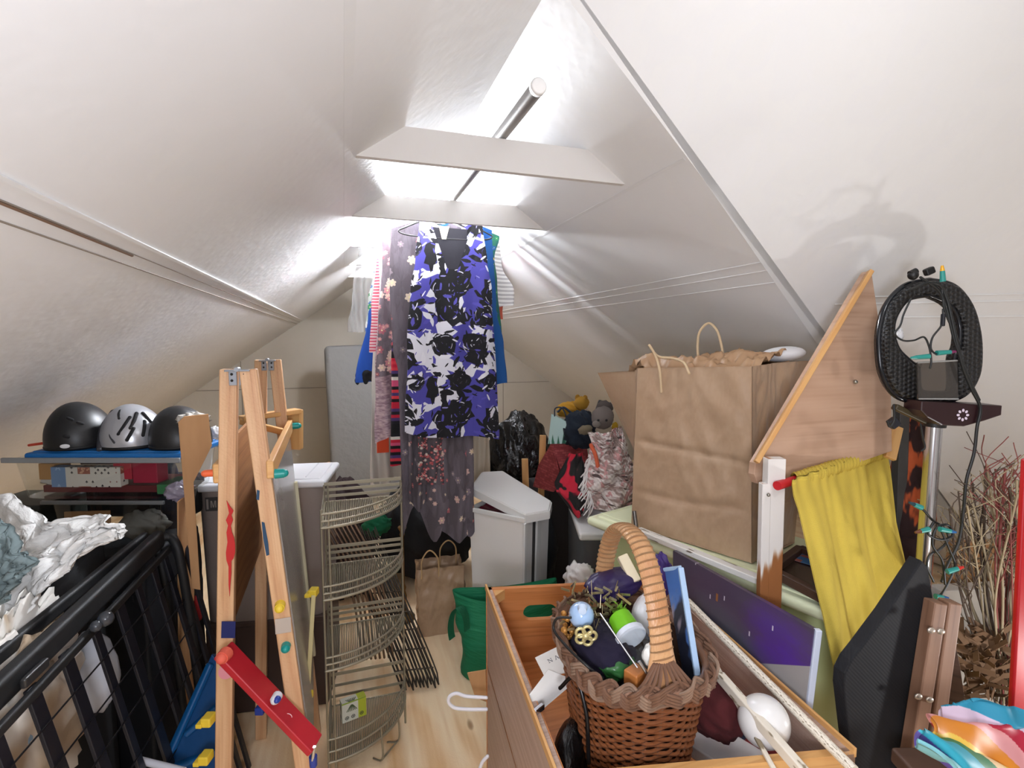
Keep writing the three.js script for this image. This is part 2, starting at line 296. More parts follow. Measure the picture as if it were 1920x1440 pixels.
UNSEEN_BULBS.forEach((b, i) => {
  const p = V(...b), low = i > 2, r = i === 4 ? 0.085 : 0.028, t = thing('unseen_bulb', BULB_LABELS[i], 'lamp', low ? p.clone().setY(0) : p.clone().setY(Math.min(TOP, hL(p.x)) - 0.005));
  part(t, 'socket', low ? rod(p.clone().add(V(0, -r, 0)), p.clone().add(V(0, -r - 0.05, 0)), 0.018, 0.016) : rod(V(p.x, Math.min(TOP, hL(p.x)) - 0.012, p.z), V(p.x, p.y + r + 0.004, p.z), 0.018, 0.016), M(0xf0eee8));
  if (low) { part(t, 'pole', rod(p.clone().setY(0.02), p.clone().add(V(0, -r - 0.04, 0)), 0.01), black); part(t, 'base', rod(p.clone().setY(0), p.clone().setY(0.02), 0.1), black); }
  part(t, 'bulb', ball(p, r, 18), M(0xfff0dc, { emissive: 0xffeedd, emissiveIntensity: i === 4 ? 2 : 5 }));
});
// ---------------------------------------------------------------- clothes on the rod
const wrapped = (c, w, h, x, y, fn) => { for (const dx of [-w, 0, w]) for (const dy of [-h, 0, h]) { c.save(); c.translate(x + dx, y + dy); fn(c); c.restore(); } };
function lump(c, r, n, k) { c.beginPath(); for (let i = 0; i <= n; i++) { const a = i / n * Math.PI * 2, q = r * (1 + (i % n === 0 ? 0 : k * (hash(i, Math.round(r * 7), 3) - 0.5))); c.lineTo(Math.cos(a) * q, Math.sin(a) * q); } c.fill(); }
const roseTex = draw(900, 900, (c, w, h) => {
  c.fillStyle = '#dcdce6'; c.fillRect(0, 0, w, h);
  const put = (n, fn) => { for (let i = 0; i < n; i++) { const x = rnd(w), y = rnd(h), r = rnd(), a = rnd(6.3); wrapped(c, w, h, x, y, (q) => { q.rotate(a); fn(q, r, i); }); } };
  put(26, (q, r) => { q.fillStyle = '#4a469e'; q.scale(1, 0.5 + r * 0.7); lump(q, 70 + 75 * r, 16, 0.7); });
  put(34, (q, r) => { q.fillStyle = '#19181d'; q.scale(1, 0.35 + r * 0.4); lump(q, 40 + 40 * r, 11, 0.8); });
  put(22, (q, r) => { q.fillStyle = '#dcdce6'; q.scale(1, 0.3 + 0.4 * r); lump(q, 34 + 40 * r, 12, 0.8); });
  const roses = []; for (let i = 0; i < 4; i++) for (let j = 0; j < 4; j++) roses.push([(i + 0.2 + 0.6 * rnd() + (j % 2) * 0.5) * w / 4, (j + 0.2 + 0.6 * rnd()) * h / 4, 62 + rnd(50)]);
  for (const [x, y, R] of roses) wrapped(c, w, h, x, y, (q) => {
    q.fillStyle = '#17161b'; q.save(); q.rotate(x); q.scale(1, 0.86); lump(q, R, 15, 0.5); q.restore();
    for (let k = 0; k < 15; k++) { const z1 = hash(k, Math.round(x), 5); q.strokeStyle = z1 > 0.66 ? '#d4d4e0' : z1 > 0.42 ? '#4f4aa6' : '#3b3a43'; q.lineWidth = 2 + 6 * hash(k, Math.round(y), 7); const a = hash(k, Math.round(x + y), 8) * 6.3; q.beginPath(); q.arc((hash(k, 1, 2) - 0.5) * 20, (hash(k, 2, 2) - 0.5) * 20, R * (0.12 + 0.058 * k), a, a + 0.25 + 0.7 * hash(k, Math.round(y), 9)); q.stroke(); }
  });
  put(95, (q, r) => { q.fillStyle = '#17161b'; q.scale(1, 0.18 + 0.2 * r); lump(q, 24 + 26 * r, 9, 0.7); });
  put(190, (q, r, i) => { q.fillStyle = ['#dcdce6', '#17161b', '#4f4aa6', '#17161b', '#8f8cc8'][i % 5]; q.scale(1, 0.16 + 0.14 * r); lump(q, 9 + 16 * r, 16, 0.3); });
  put(30, (q, r) => { q.fillStyle = '#e4e4ec'; q.scale(1, 0.16 + 0.25 * r); lump(q, 18 + 26 * r, 9, 0.7); });
  put(34, (q, r) => { q.fillStyle = '#544fae'; q.scale(1, 0.35); lump(q, 16 + 26 * r, 9, 0.7); });
}, 1.75, 1.75);
const florals = (bg, bg2, cols, n, size, rep) => draw(512, 512, (c, w, h) => {
  c.fillStyle = bg; c.fillRect(0, 0, w, h);
  for (let i = 0; i < 90; i++) { const x = rnd(w), y = rnd(h), r = rnd(); wrapped(c, w, h, x, y, (q) => { q.globalAlpha = 0.25; q.fillStyle = bg2; q.scale(0.5, 1.6); lump(q, 20 + 40 * r, 10, 0.5); }); }
  for (let i = 0; i < n; i++) { const x = rnd(w), y = rnd(h), r = rnd(), col = cols[Math.floor(rnd(cols.length))];
    wrapped(c, w, h, x, y, (q) => { const R = size * (0.6 + r); for (let k = 0; k < 6; k++) { q.save(); q.rotate(k * 1.05 + r * 6); q.translate(R * 0.5, 0); q.fillStyle = col; q.scale(1, 0.7); lump(q, R * 0.42, 8, 0.4); q.restore(); } q.fillStyle = '#e8d9a8'; lump(q, R * 0.2, 7, 0.3); }); }
}, rep, rep);
const greyFloral = florals('#575056', '#7a7378', ['#d9c6b0', '#b4666e', '#8b7d86', '#c9a7a0'], 30, 17, 2.2);
const roseFloral = florals('#4a4347', '#6b6268', ['#c45a66', '#d98f92', '#a8404a', '#b8505a', '#d4c8c0'], 130, 19, 3);
const pinkFloral = florals('#5a5358', '#857b80', ['#c98f92', '#d9c2b4', '#a6606a'], 70, 22, 3);
const bands = (cols, n, rep) => tex(8, 512, (u, v) => hex(cols[Math.floor(hash(Math.floor(v * n), 3, 17) * cols.length)]), 1, rep);
const stripes = bands([0x141318, 0x141318, 0xc9213c, 0xd7547a, 0xe4ded4, 0x4d3a72, 0x1b1a22, 0xd93a46], 46, 1.5);
const fine = (a, b, n, rep) => tex(64, 256, (u, v) => mixc(hex(a), hex(b), step(0.3, 0.7, 0.5 + 0.5 * Math.sin(v * n * 6.283) + 0.5 * (pn(u * 16, v * 64, 16, 64, 5) - 0.5))), rep, rep);
const marl = tex(256, 256, (u, v) => mixc(hex(0x8f7480), hex(0xd3bcc0), fb(u, v, 26, 60, 111, 2) * 1.4 - 0.2), 3, 3);
const cloth = (map, o = {}) => M(o.color ?? 0xffffff, { map, ...clothBump, ...o });
const hangMat = M(0x1a1a1d, { roughness: 0.4 });

function garmentGeo({ cx, z, top, len, half, depth = 0.03, neck = [0.07, 0.05, 0.02], slope = 0.3, fold = [5, 0.012], hem = () => 0, sway = 0, ph = 0, topv = 0 }) {
  const NU = 112, NV = 44, pos = [], uv = [], ix = [];
  const hw = (v) => { for (let i = 1; i < half.length; i++) if (v <= half[i][0]) { const [a, A] = half[i - 1], [b, B] = half[i]; return mix(A, B, sm((v - a) / (b - a))); } return half[half.length - 1][1]; };
  for (let j = 0; j <= NV; j++) for (let i = 0; i <= NU; i++) {
    const v = j / NV, th = i / NU * Math.PI * 2, c = Math.cos(th), s = Math.sin(th), H = hw(v), x = H * Math.sign(c) * Math.abs(c) ** 0.8, front = s > 0;
    const ax = Math.abs(hw(0) * Math.sign(c) * Math.abs(c) ** 0.8), nk = Math.max(0, 1 - ax / neck[0]);
    const yt = top - slope * Math.max(0, ax - neck[0]) - (ax < neck[0] ? (front ? neck[1] : neck[2]) * Math.min(1, nk * 1.3) : 0);
    const yb = top - len + hem(x / H, front);
    const k = step(0.02, 0.4, v), dz = depth * (0.35 + 0.65 * k) * Math.sign(s) * Math.abs(s) ** 0.6 + fold[1] * k * (Math.sin(x / 0.5 * fold[0] * 6.283 + ph + 2 * Math.sin(v * 2 + ph)) + 0.5 * nz(x * 14, v * 3, ph));
    pos.push(cx + x + sway * v * v + fold[1] * 0.5 * k * nz(v * 5, ph, s), mix(yt, yb, v), z + dz);
    uv.push(x + (front ? 0 : 0.5), mix(yt, yb, v));
  }
  for (let j = 0; j < NV; j++) for (let i = 0; i < NU; i++) { const a = j * (NU + 1) + i, b = a + NU + 1; ix.push(a, b, a + 1, a + 1, b, b + 1); }
  const g = new THREE.BufferGeometry(); g.setAttribute('position', new THREE.Float32BufferAttribute(pos, 3)); g.setAttribute('uv', new THREE.Float32BufferAttribute(uv, 2)); g.setIndex(ix); g.computeVertexNormals(); return g;
}
function sleeveGeo(a, b, r0, r1, flat, ph = 0) {              // a flattened tapering tube from shoulder to cuff
  const d = b.clone().sub(a), n = 26, m = 18, zx = V(0, 0, 1), y = zx.clone().cross(d).normalize();
  return sheetRing(n, m, (t, k) => { const p = a.clone().addScaledVector(d, k), r = mix(r0, r1, k) * (1 + 0.12 * nz(k * 6, ph, Math.cos(t))); return p.addScaledVector(y, Math.cos(t) * r).addScaledVector(zx, Math.sin(t) * r * flat); });
}
function sheetRing(n, m, fn, us = 0.3, vs = 0.5) {
  const pos = [], uv = [], ix = [];
  for (let j = 0; j <= m; j++) for (let i = 0; i <= n; i++) { const p = fn(i / n * Math.PI * 2, j / m); pos.push(p.x, p.y, p.z); uv.push(i / n * us, j / m * vs); }
  for (let j = 0; j < m; j++) for (let i = 0; i < n; i++) { const a = j * (n + 1) + i, b = a + n + 1; ix.push(a, b, a + 1, a + 1, b, b + 1); }
  const g = new THREE.BufferGeometry(); g.setAttribute('position', new THREE.Float32BufferAttribute(pos, 3)); g.setAttribute('uv', new THREE.Float32BufferAttribute(uv, 2)); g.setIndex(ix); g.computeVertexNormals(); return g;
}
function hangerGeo(x, z, top, w, drop, mat) {
  const hk = []; for (let i = 0; i <= 10; i++) { const a = -0.6 + i / 10 * 3.9; hk.push(V(x + 0.021 * Math.cos(a), ROD_H + 0.0 + 0.021 * Math.sin(a), z)); }
  hk.reverse(); const neck = V(x, top + 0.015, z);
  hk.push(V(x + 0.004, ROD_H - 0.035, z), neck);
  const tri = [neck, V(x - w * 0.9, top - drop * 0.8, z), V(x - w, top - drop, z), V(x - w * 0.9, top - drop - 0.012, z), V(x + w * 0.9, top - drop - 0.012, z), V(x + w, top - drop, z), V(x + w * 0.9, top - drop * 0.8, z)];
  return join([tube(hk, 0.0022, false, 50), tube(tri, 0.0032, true, 120)]);
}
const ROD_X = RX + 0.006;
function garment(name, label, cat, o, mat, ex) {
  o.cx = o.cx ?? ROD_X; const top = o.top;
  const t = thing(name, label, cat, V(o.cx, top - o.len, o.z), 'clothes on the rod');
  part(t, 'body', garmentGeo(o), mat);
  if (o.hang !== 0) part(t, 'hanger', hangerGeo(ROD_X, o.z, top, o.hw ?? Math.min(0.2, o.half[0][1] * 0.95), 0.06), hangMat);
  if (ex) ex(t);
  return t;
}
const YT = ROD_H - 0.055;                                    // shoulder height of the hung clothes
const xAt = (u, z) => zp(u, 600, z).x, yAt = (v, z, u = 850) => zp(u, v, z).y;
{
  const z = -2.235, L = (v) => YT - yAt(v, z);
  garment('dress', 'sleeveless v-neck dress printed with black roses on violet and white, front of the hanging clothes', 'dress', {
    z, cx: mid(zp(758, 600, z), zp(938, 600, z)).x - 0.005, top: YT, len: L(818), half: [[0, 0.138], [0.17, 0.158], [0.32, 0.18], [0.6, 0.198], [1, 0.215]], depth: 0.026, neck: [0.098, 0.21, 0.045], slope: 0.22, fold: [3.5, 0.010], hem: (q) => 0.012 * Math.sin(q * 3) - 0.03 * q, hw: 0.205,
  }, cloth(roseTex), (t) => {
    part(t, 'lining', sheet((u, v) => { const x = (u - 0.5) * 0.15; return V(ROD_X - 0.012 + x * 1.35, YT - 0.035 - v * 0.21 * (1 - 0.6 * Math.abs(u - 0.5)), z - 0.001 + 0.006 * v); }, 10, 8, 0.003), M(0x2b2a33, clothBump));
    part(t, 'care_tag', sheet((u, v) => V(ROD_X - 0.035 + u * 0.045 * (1 - v * 0.6) + v * 0.012, YT - 0.03 - v * 0.055, z + 0.006 + 0.004 * v), 6, 6, 0.001), M(0xe9dcb8, { roughness: 0.6 }));
  });
}
{
  const z = -2.3, L = (v) => YT - yAt(v, z);
  garment('kimono', 'long grey flowered kimono with pointed hems hanging below the violet rose dress', 'kimono', {
    z, cx: xAt(816, z), top: YT, len: L(965), half: [[0, 0.185], [0.12, 0.195], [0.38, 0.192], [0.46, 0.165], [1, 0.165]], depth: 0.032, slope: 0.35, fold: [3, 0.02], ph: 1,
    hem: (q, f) => -0.085 * Math.cos(q * 6.2 + 0.9) - (f ? 0.02 : -0.03),
  }, cloth(greyFloral), (t) => {
    for (const [u0, u1, v0, v1, m, n, dd] of [[766, 800, 800, 960, greyFloral, 'front_panel', 0.03], [784, 832, 812, 908, roseFloral, 'flower_panel', 0.05], [826, 888, 805, 1018, greyFloral, 'front_panel', 0.034]])
      part(t, n, sheet((u, v) => { const a = zp(mix(u0, u1, u), mix(v0, v1 - (n === 'front_panel' ? 45 * Math.abs(u - 0.55) : 0), v), z + dd); a.z += 0.01 * Math.sin(u * 11 + v * 2); return a; }, 16, 16, 0.003, 0.25, 0.55), cloth(m));
  });
}
function edgeGarment(name, label, cat, z, u0, u1, v0, v1, mat, o = {}) {   // clothes seen mostly by one edge: outer edges from the picture at their own depth
  const a = xAt(u0, z), half = Math.abs(xAt(u1, z) - a) / 2, top = o.high ?? YT, len = top - yAt(v1, z, u0);
  return garment(name, label, cat, { z, cx: (a + xAt(u1, z)) / 2, top, len, half: o.half ?? [[0, 0.17], [0.2, half * 0.82], [0.6, half * 0.93], [1, half]], depth: o.depth ?? 0.028, slope: o.slope ?? 0.3, fold: o.fold ?? [4, 0.012], ph: z * 9, hem: o.hem ?? ((q) => -0.015 * Math.sin(q * 5)), hw: 0.19 }, mat, o.ex && ((t) => o.ex(t, (a + xAt(u1, z)) / 2, half, top, len)));
}
edgeGarment('dress', 'dress banded in red, pink, cream and black stripes, hanging behind the kimono', 'dress', -2.4, 726, 880, 0, 868, cloth(stripes), { fold: [5, 0.006] });
edgeGarment('sweater', 'pinkish grey marled sweater with a hanging pointed side hem', 'sweater', -2.52, 697, 860, 0, 800, cloth(marl), { hem: (q) => -0.12 * Math.max(0, -q - 0.3), fold: [6, 0.016] });
edgeGarment('blouse', 'dusty pink flowered blouse hanging behind the sweater', 'blouse', -2.45, 703, 870, 0, 700, cloth(pinkFloral), { fold: [5, 0.01] });
edgeGarment('tunic', 'tunic with red and white striped edge hanging behind the flowered blouse', 'tunic', -2.61, 690, 880, 0, 655, cloth(fine(0xb8475a, 0xcfc0bc, 34, 2)), {});
edgeGarment('skirt_dress', 'sheer off-white long dress whose hem hangs below the striped dress', 'dress', -2.68, 688, 850, 0, 905, M(0xe2dcd4, { transmission: 0.12, roughness: 0.95, thickness: 0, bump: WEAVE, bs: 0.0008 }), { fold: [7, 0.02], ex: (t, cx, half, top, len) => part(t, 'orange_trim', box(V(cx - half * 0.72, top - len + 0.21, -2.635), 0.06, 0.1, 0.004), M(0xe0502c, clothBump), 'orange fabric label') });
edgeGarment('top', 'royal blue top with a black lace hem at the far side of the clothes', 'top', -2.76, 654, 940, 0, 712, M(0x16479c, clothBump), { half: [[0, 0.17], [0.3, 0.2], [0.5, 0.31], [1, 0.385]], fold: [4, 0.01], ex: (t, cx, half, top, len) => part(t, 'lace_hem', garmentGeo({ cx, z: -2.76, top: top - len + 0.06, len: 0.075, half: [[0, 0.375], [1, 0.386]], depth: 0.03, neck: [0.01, 0, 0], slope: 0, fold: [12, 0.008], hem: (q) => 0.012 * Math.sin(q * 60) }), M(0x111114, clothBump), 'black lace') });
edgeGarment('shirt', 'green and white patterned shirt with a pale edge, deep among the clothes', 'shirt', -2.83, 684, 900, 0, 620, cloth(florals('#cfd6d0', '#8aa79a', ['#3f8f5a', '#e5e9e5', '#4b74b4'], 50, 22, 3)), {});
// right-hand edges that show past the rose dress
edgeGarment('blouse', 'white blouse with fine grey pinstripes showing past the right side of the rose dress', 'blouse', -2.43, 800, 937, 0, 575, cloth(fine(0xe9e7e4, 0xbab6b6, 26, 2)), { half: [[0, 0.18], [0.35, 0.19], [0.8, 0.25], [1, 0.25]], slope: 0.35 });
edgeGarment('cardigan', 'coral red cardigan showing past the right side of the rose dress', 'cardigan', -2.5, 790, 934, 0, 602, M(0xd0674f, clothBump), { half: [[0, 0.14], [0.5, 0.17], [0.8, 0.22], [1, 0.22]] });
edgeGarment('shirt', 'green and yellow leaf patterned shirt showing past the right side of the rose dress', 'shirt', -2.36, 800, 940, 0, 640, cloth(florals('#2c6f56', '#1c4f6b', ['#d7b23a', '#3f8f5a', '#2a5fa8'], 60, 20, 4)), {});
edgeGarment('dress', 'dark blue dress edged in black showing past the right side of the rose dress', 'dress', -2.3, 790, 949, 0, 728, M(0x17508f, clothBump), { half: [[0, 0.13], [0.5, 0.15], [0.75, 0.185], [1, 0.2]], depth: 0.014, fold: [4, 0.004] });
edgeGarment('dress', 'long cream dress hanging behind the kimono beside the grey bin', 'dress', -2.93, 800, 918, 0, 905, M(0xd9cdb9, clothBump), { fold: [8, 0.014] });
{
  const p = zp(676, 592, -2.95), t = thing('dry_cleaning_bag', 'clear crinkled plastic garment bag at the far end of the clothes', 'bag', V(p.x + 0.08, p.y - 0.1, p.z), 'clothes on the rod');
  part(t, 'film', garmentGeo({ cx: p.x + 0.12, z: p.z, top: YT, len: YT - p.y + 0.09, half: [[0, 0.12], [0.4, 0.15], [1, 0.19]], depth: 0.04, fold: [9, 0.018] }), M(0xeeeeee, { transmission: 0.75, roughness: 0.2, thickness: 0 }));
  part(t, 'hanger', hangerGeo(ROD_X, p.z, YT, 0.11, 0.05), hangMat);
}
// the grey mattress at the back
{
  const a = zp(607, 645, -4.75), b = zp(700, 640, -4.75), c = zp(712, 905, -4.55), d = zp(622, 905, -4.55);
  const t = thing('mattress', 'grey mattress standing upright against the back wall', 'mattress', V(a.x + 0.3, 0, -4.6));
  const up = a.clone().sub(d), k = d.y / (a.y - d.y) * 1.0, bl = V(d.x - up.x * k, 0.02, d.z - up.z * k), w = V(0.75, 0, 0);
  const g = new RoundedBoxGeometry(0.75, a.y - 0.02, 0.13, 3, 0.045); boxUV(g);
  const y = a.clone().sub(bl).normalize(), x = V(1, 0, 0), zz = x.clone().cross(y).normalize(), x2 = y.clone().cross(zz);
  part(t, 'body', g.applyMatrix4(basis(x2, y, zz, mid(a, bl).add(V(0.375, 0, 0)))), M(0x8a8987, { ...clothBump, bump: N1, bs: 0.004 }));
}
// ---------------------------------------------------------------- wooden easel
{
  const g = thing('easel', 'wooden children\'s easel with paint marks and teal knobs, standing behind the black folding gate', 'easel', W(-0.62, 1.42, 0));
  const H = 1.335, A0 = ud(430, 1.15, H), A1 = ud(417, 1.15, 0), B0 = ud(466, 1.15, H), B1 = ud(607, 1.15, 0), C0 = ud(489, 1.7, H), C1 = ud(490, 1.7, 0), D0 = ud(516, 1.72, H), D1 = ud(592, 1.72, 0);
  const onLeg = (a, b, h) => mid(a, b, (H - h) / H), AX = V(1, 0, 0), AZ = V(0, 0, 1);
  const legs = [[A0, A1], [B0, B1], [C0, C1], [D0, D1]].map(([a, b]) => part(g, 'leg', bar(a, b, 0.036, 0.026, AX, 0.003), pine));
  // the painted marks on the legs
  const dab = (leg, pts, mat, label) => part(leg, 'paint_mark', slab(pts, 0.0012, 0, false), mat, label);
  const drip = [[425, 938], [430, 947], [438, 958], [434, 966], [437, 975], [433, 986], [435, 998], [439, 1008], [441, 1022], [441, 1036], [438, 1047], [434, 1052], [434, 1075], [432, 1100], [431, 1118], [429, 1096], [429, 1062], [425, 1050], [424, 1036], [427, 1016], [425, 998], [428, 985], [424, 975], [430, 962]];
  dab(legs[0], drip.map(([u, v]) => at(u, v, 1.134)), M(0xc02a2a), 'red paint drip');
  dab(legs[0], [[416, 1165], [442, 1165], [441, 1196], [415, 1196]].map(([u, v]) => at(u, v, 1.134)), M(0x1d2560), 'dark blue paint patch');
  dab(legs[1], [[491, 978], [496, 980], [503, 1018], [505, 1040], [500, 1042], [494, 1010]].map(([u, v]) => at(u, v, 1.134)), M(0x2b4a68), 'blue paint stroke');
  dab(legs[1], [[482, 918], [487, 920], [486, 938], [481, 936]].map(([u, v]) => at(u, v, 1.134)), M(0x2b4a68));
  for (const [a, b] of [[A0, B0], [C0, D0]]) {
    const m = mid(a, b), h = part(g, 'hinge', [box(V(m.x, H - 0.002, m.z + 0.016), 0.05, 0.004, 0.02, 0, 0.001), box(V(mid(a, m, 0.5).x, H - 0.018, m.z + 0.0155), 0.016, 0.034, 0.003, 0, 0.001), box(V(mid(b, m, 0.5).x, H - 0.018, m.z + 0.0155), 0.016, 0.034, 0.003, 0, 0.001), rod(V(m.x, H + 0.001, m.z + 0.005), V(m.x, H + 0.001, m.z + 0.03), 0.005)], M(0x84868a, { metalness: 0.7, roughness: 0.5 }), 'steel hinge');
    part(h, 'screw', [-0.012, 0.012].flatMap((dx) => [-0.01, -0.024].map((dy) => ball(V(m.x + dx, H + dy, m.z + 0.0175), 0.003, 8))), M(0x33312e, { metalness: 0.7, roughness: 0.4 }));
  }
  const xo = V(0.02, 0, 0);
  // chalk board between the left legs, grey board between the right legs
  part(g, 'chalkboard', prism([onLeg(A0, A1, 1.17), onLeg(C0, C1, 1.17), onLeg(C0, C1, 0.7), onLeg(A0, A1, 0.7)].map((p) => p.clone().add(V(-0.004, 0, 0))), V(1, 0, 0), 0.008), M(0xffffff, { map: woodTex(0xb88252, 0xa06d42, 0x7a5030, 131), roughness: 0.6 }));
  const gb = part(g, 'white_board', prism([onLeg(B0, B1, 1.09), onLeg(D0, D1, 1.07), onLeg(D0, D1, 0.3), onLeg(B0, B1, 0.36)].map((p) => p.clone().add(V(0.014, 0, 0))), V(1, 0.16, 0).normalize(), 0.007), M(0xffffff, { map: tex(128, 256, (u, v) => mixc(hex(0x9a9590), hex(0x7f7a74), fb(u, v, 3, 12, 133, 4)), 2, 2), roughness: 0.22 }));
  part(gb, 'edge_strip', bar(onLeg(D0, D1, 0.92).add(V(0.024, 0, 0.02)), onLeg(D0, D1, 0.3).add(V(0.024, 0, 0.02)), 0.012, 0.02, AX), M(0xd8cfae, { roughness: 0.5 }));
  // cross rails with knobs
  const r1 = onLeg(B0, B1, 1.11).add(V(0.02, 0, -0.0)), r2 = onLeg(D0, D1, 1.11).add(V(0.024, 0, -0.02));
  const rail = part(g, 'rail', bar(r1.clone().add(V(0, 0, 0.03)), r2, 0.04, 0.016, UP, 0.003), honey);
  for (const p of [r1.clone().add(V(0.008, -0.012, 0.02)), r2.clone().add(V(0.008, 0, 0.03))]) part(rail, 'knob', knob(p, AX, 0.0115, 0.02), teal);
  const l1 = onLeg(A0, A1, 1.1).add(V(-0.02, 0, 0.012)), l2 = onLeg(C0, C1, 1.1).add(V(-0.02, 0, -0.01));
  const rail2 = part(g, 'rail', bar(l1, l2, 0.045, 0.018, UP, 0.004), honey);
  part(rail2, 'knob', knob(l1.clone().add(V(-0.008, 0, -0.012)), V(-1, 0, 0), 0.0085, 0.02), orange);
  // paper roll holder at the far end
  const h1 = at(452, 785, 1.66), h2 = at(560, 770, 1.78);
  const hold = part(g, 'roll_shelf', [bar(h1, h2, 0.07, 0.016, FW, 0.003), bar(at(452, 790, 1.66), at(540, 812, 1.6), 0.02, 0.016, UP, 0.003)], honey);
  part(hold, 'end_block', bar(at(553, 768, 1.78), at(553, 842, 1.78), 0.03, 0.05, FW, 0.004), honey);
  part(hold, 'peg', rod(at(455, 812, 1.6), at(492, 808, 1.68), 0.009), M(0x1f7a55));
  // tray stop, clips and knobs
  part(g, 'knob', knob(onLeg(B0, B1, 0.79).add(V(0, 0, 0.012)), AZ, 0.012, 0.02), yellow, 'yellow knob');
  part(g, 'knob', knob(onLeg(B0, B1, 0.69).add(V(0, 0, 0.012)), AZ, 0.011, 0.015), teal, 'teal knob');
  part(g, 'metal_plate', box(onLeg(B0, B1, 0.74).add(V(0, 0, 0.0145)), 0.034, 0.036, 0.002, 0, 0.0005), M(0xb8b0aa, { roughness: 0.35, metalness: 0.3 }));
  const clips = [at(588, 1110, 1.45), at(577, 1305, 1.4), at(391, 1349, 1.13), at(386, 1420, 1.13)];
  clips.forEach((p) => { const c = part(g, 'clip', [box(p, 0.024, 0.022, 0.03, CAMTURN, 0.004), box(p.clone().add(V(-0.014, -0.004, 0)), 0.014, 0.01, 0.03, CAMTURN, 0.002)], yellow, 'yellow clip'); return c; });
  part(g, 'support', bar(at(588, 1115, 1.44), at(577, 1300, 1.4), 0.012, 0.014, AX), M(0xcdbf8c));
  part(g, 'clip', box(at(490, 1328, 1.25), 0.022, 0.02, 0.03, CAMTURN, 0.003), royal, 'blue clip');
  // the red brace across the front
  const q1 = at(418, 1218, 1.095), q2 = at(591, 1398, 1.08), brace = part(g, 'brace', bar(q1, q2, 0.056, 0.016, FW.clone().negate(), 0.003), M(0xffffff, { map: tex(256, 64, (u, v) => mixc(hex(0xbf2430), hex(0xa81c28), fb(u, v, 8, 4, 137, 3)), 2, 2), roughness: 0.4 }), 'red painted brace');
  const toC = FW.clone().negate();
  part(brace, 'knob', knob(at(425, 1224, 1.085), toC, 0.015, 0.02), M(0xe0624e), 'coral knob');
  part(brace, 'knob', knob(at(521, 1304, 1.08), toC, 0.011, 0.016), M(0xd8d6dc), 'white and blue knob');
  part(brace, 'knob', knob(at(521, 1310, 1.066), toC, 0.0075, 0.006), royal);
  part(brace, 'knob', knob(at(587, 1418, 1.07), V(0, -1, 0), 0.009, 0.022), royal, 'blue knob');
  part(brace, 'bolt', rod(at(589, 1400, 1.065), at(586, 1425, 1.065), 0.004), chrome);
  for (const [u, v, r] of [[540, 1345, 8], [556, 1372, 9], [573, 1392, 10]]) part(brace, 'chalk_mark', new THREE.TorusGeometry(r * 0.0011, 0.0009, 5, 22, 4.6).rotateY(CAMTURN).translate(...at(u, v, 1.0835 - 0.002).toArray()), M(0xe7bcc0));
  part(g, 'washer', rod(at(425, 1258, 1.14), at(425, 1258, 1.128), 0.017, 0.017, 20), M(0xd98a92), 'pink disc');
}
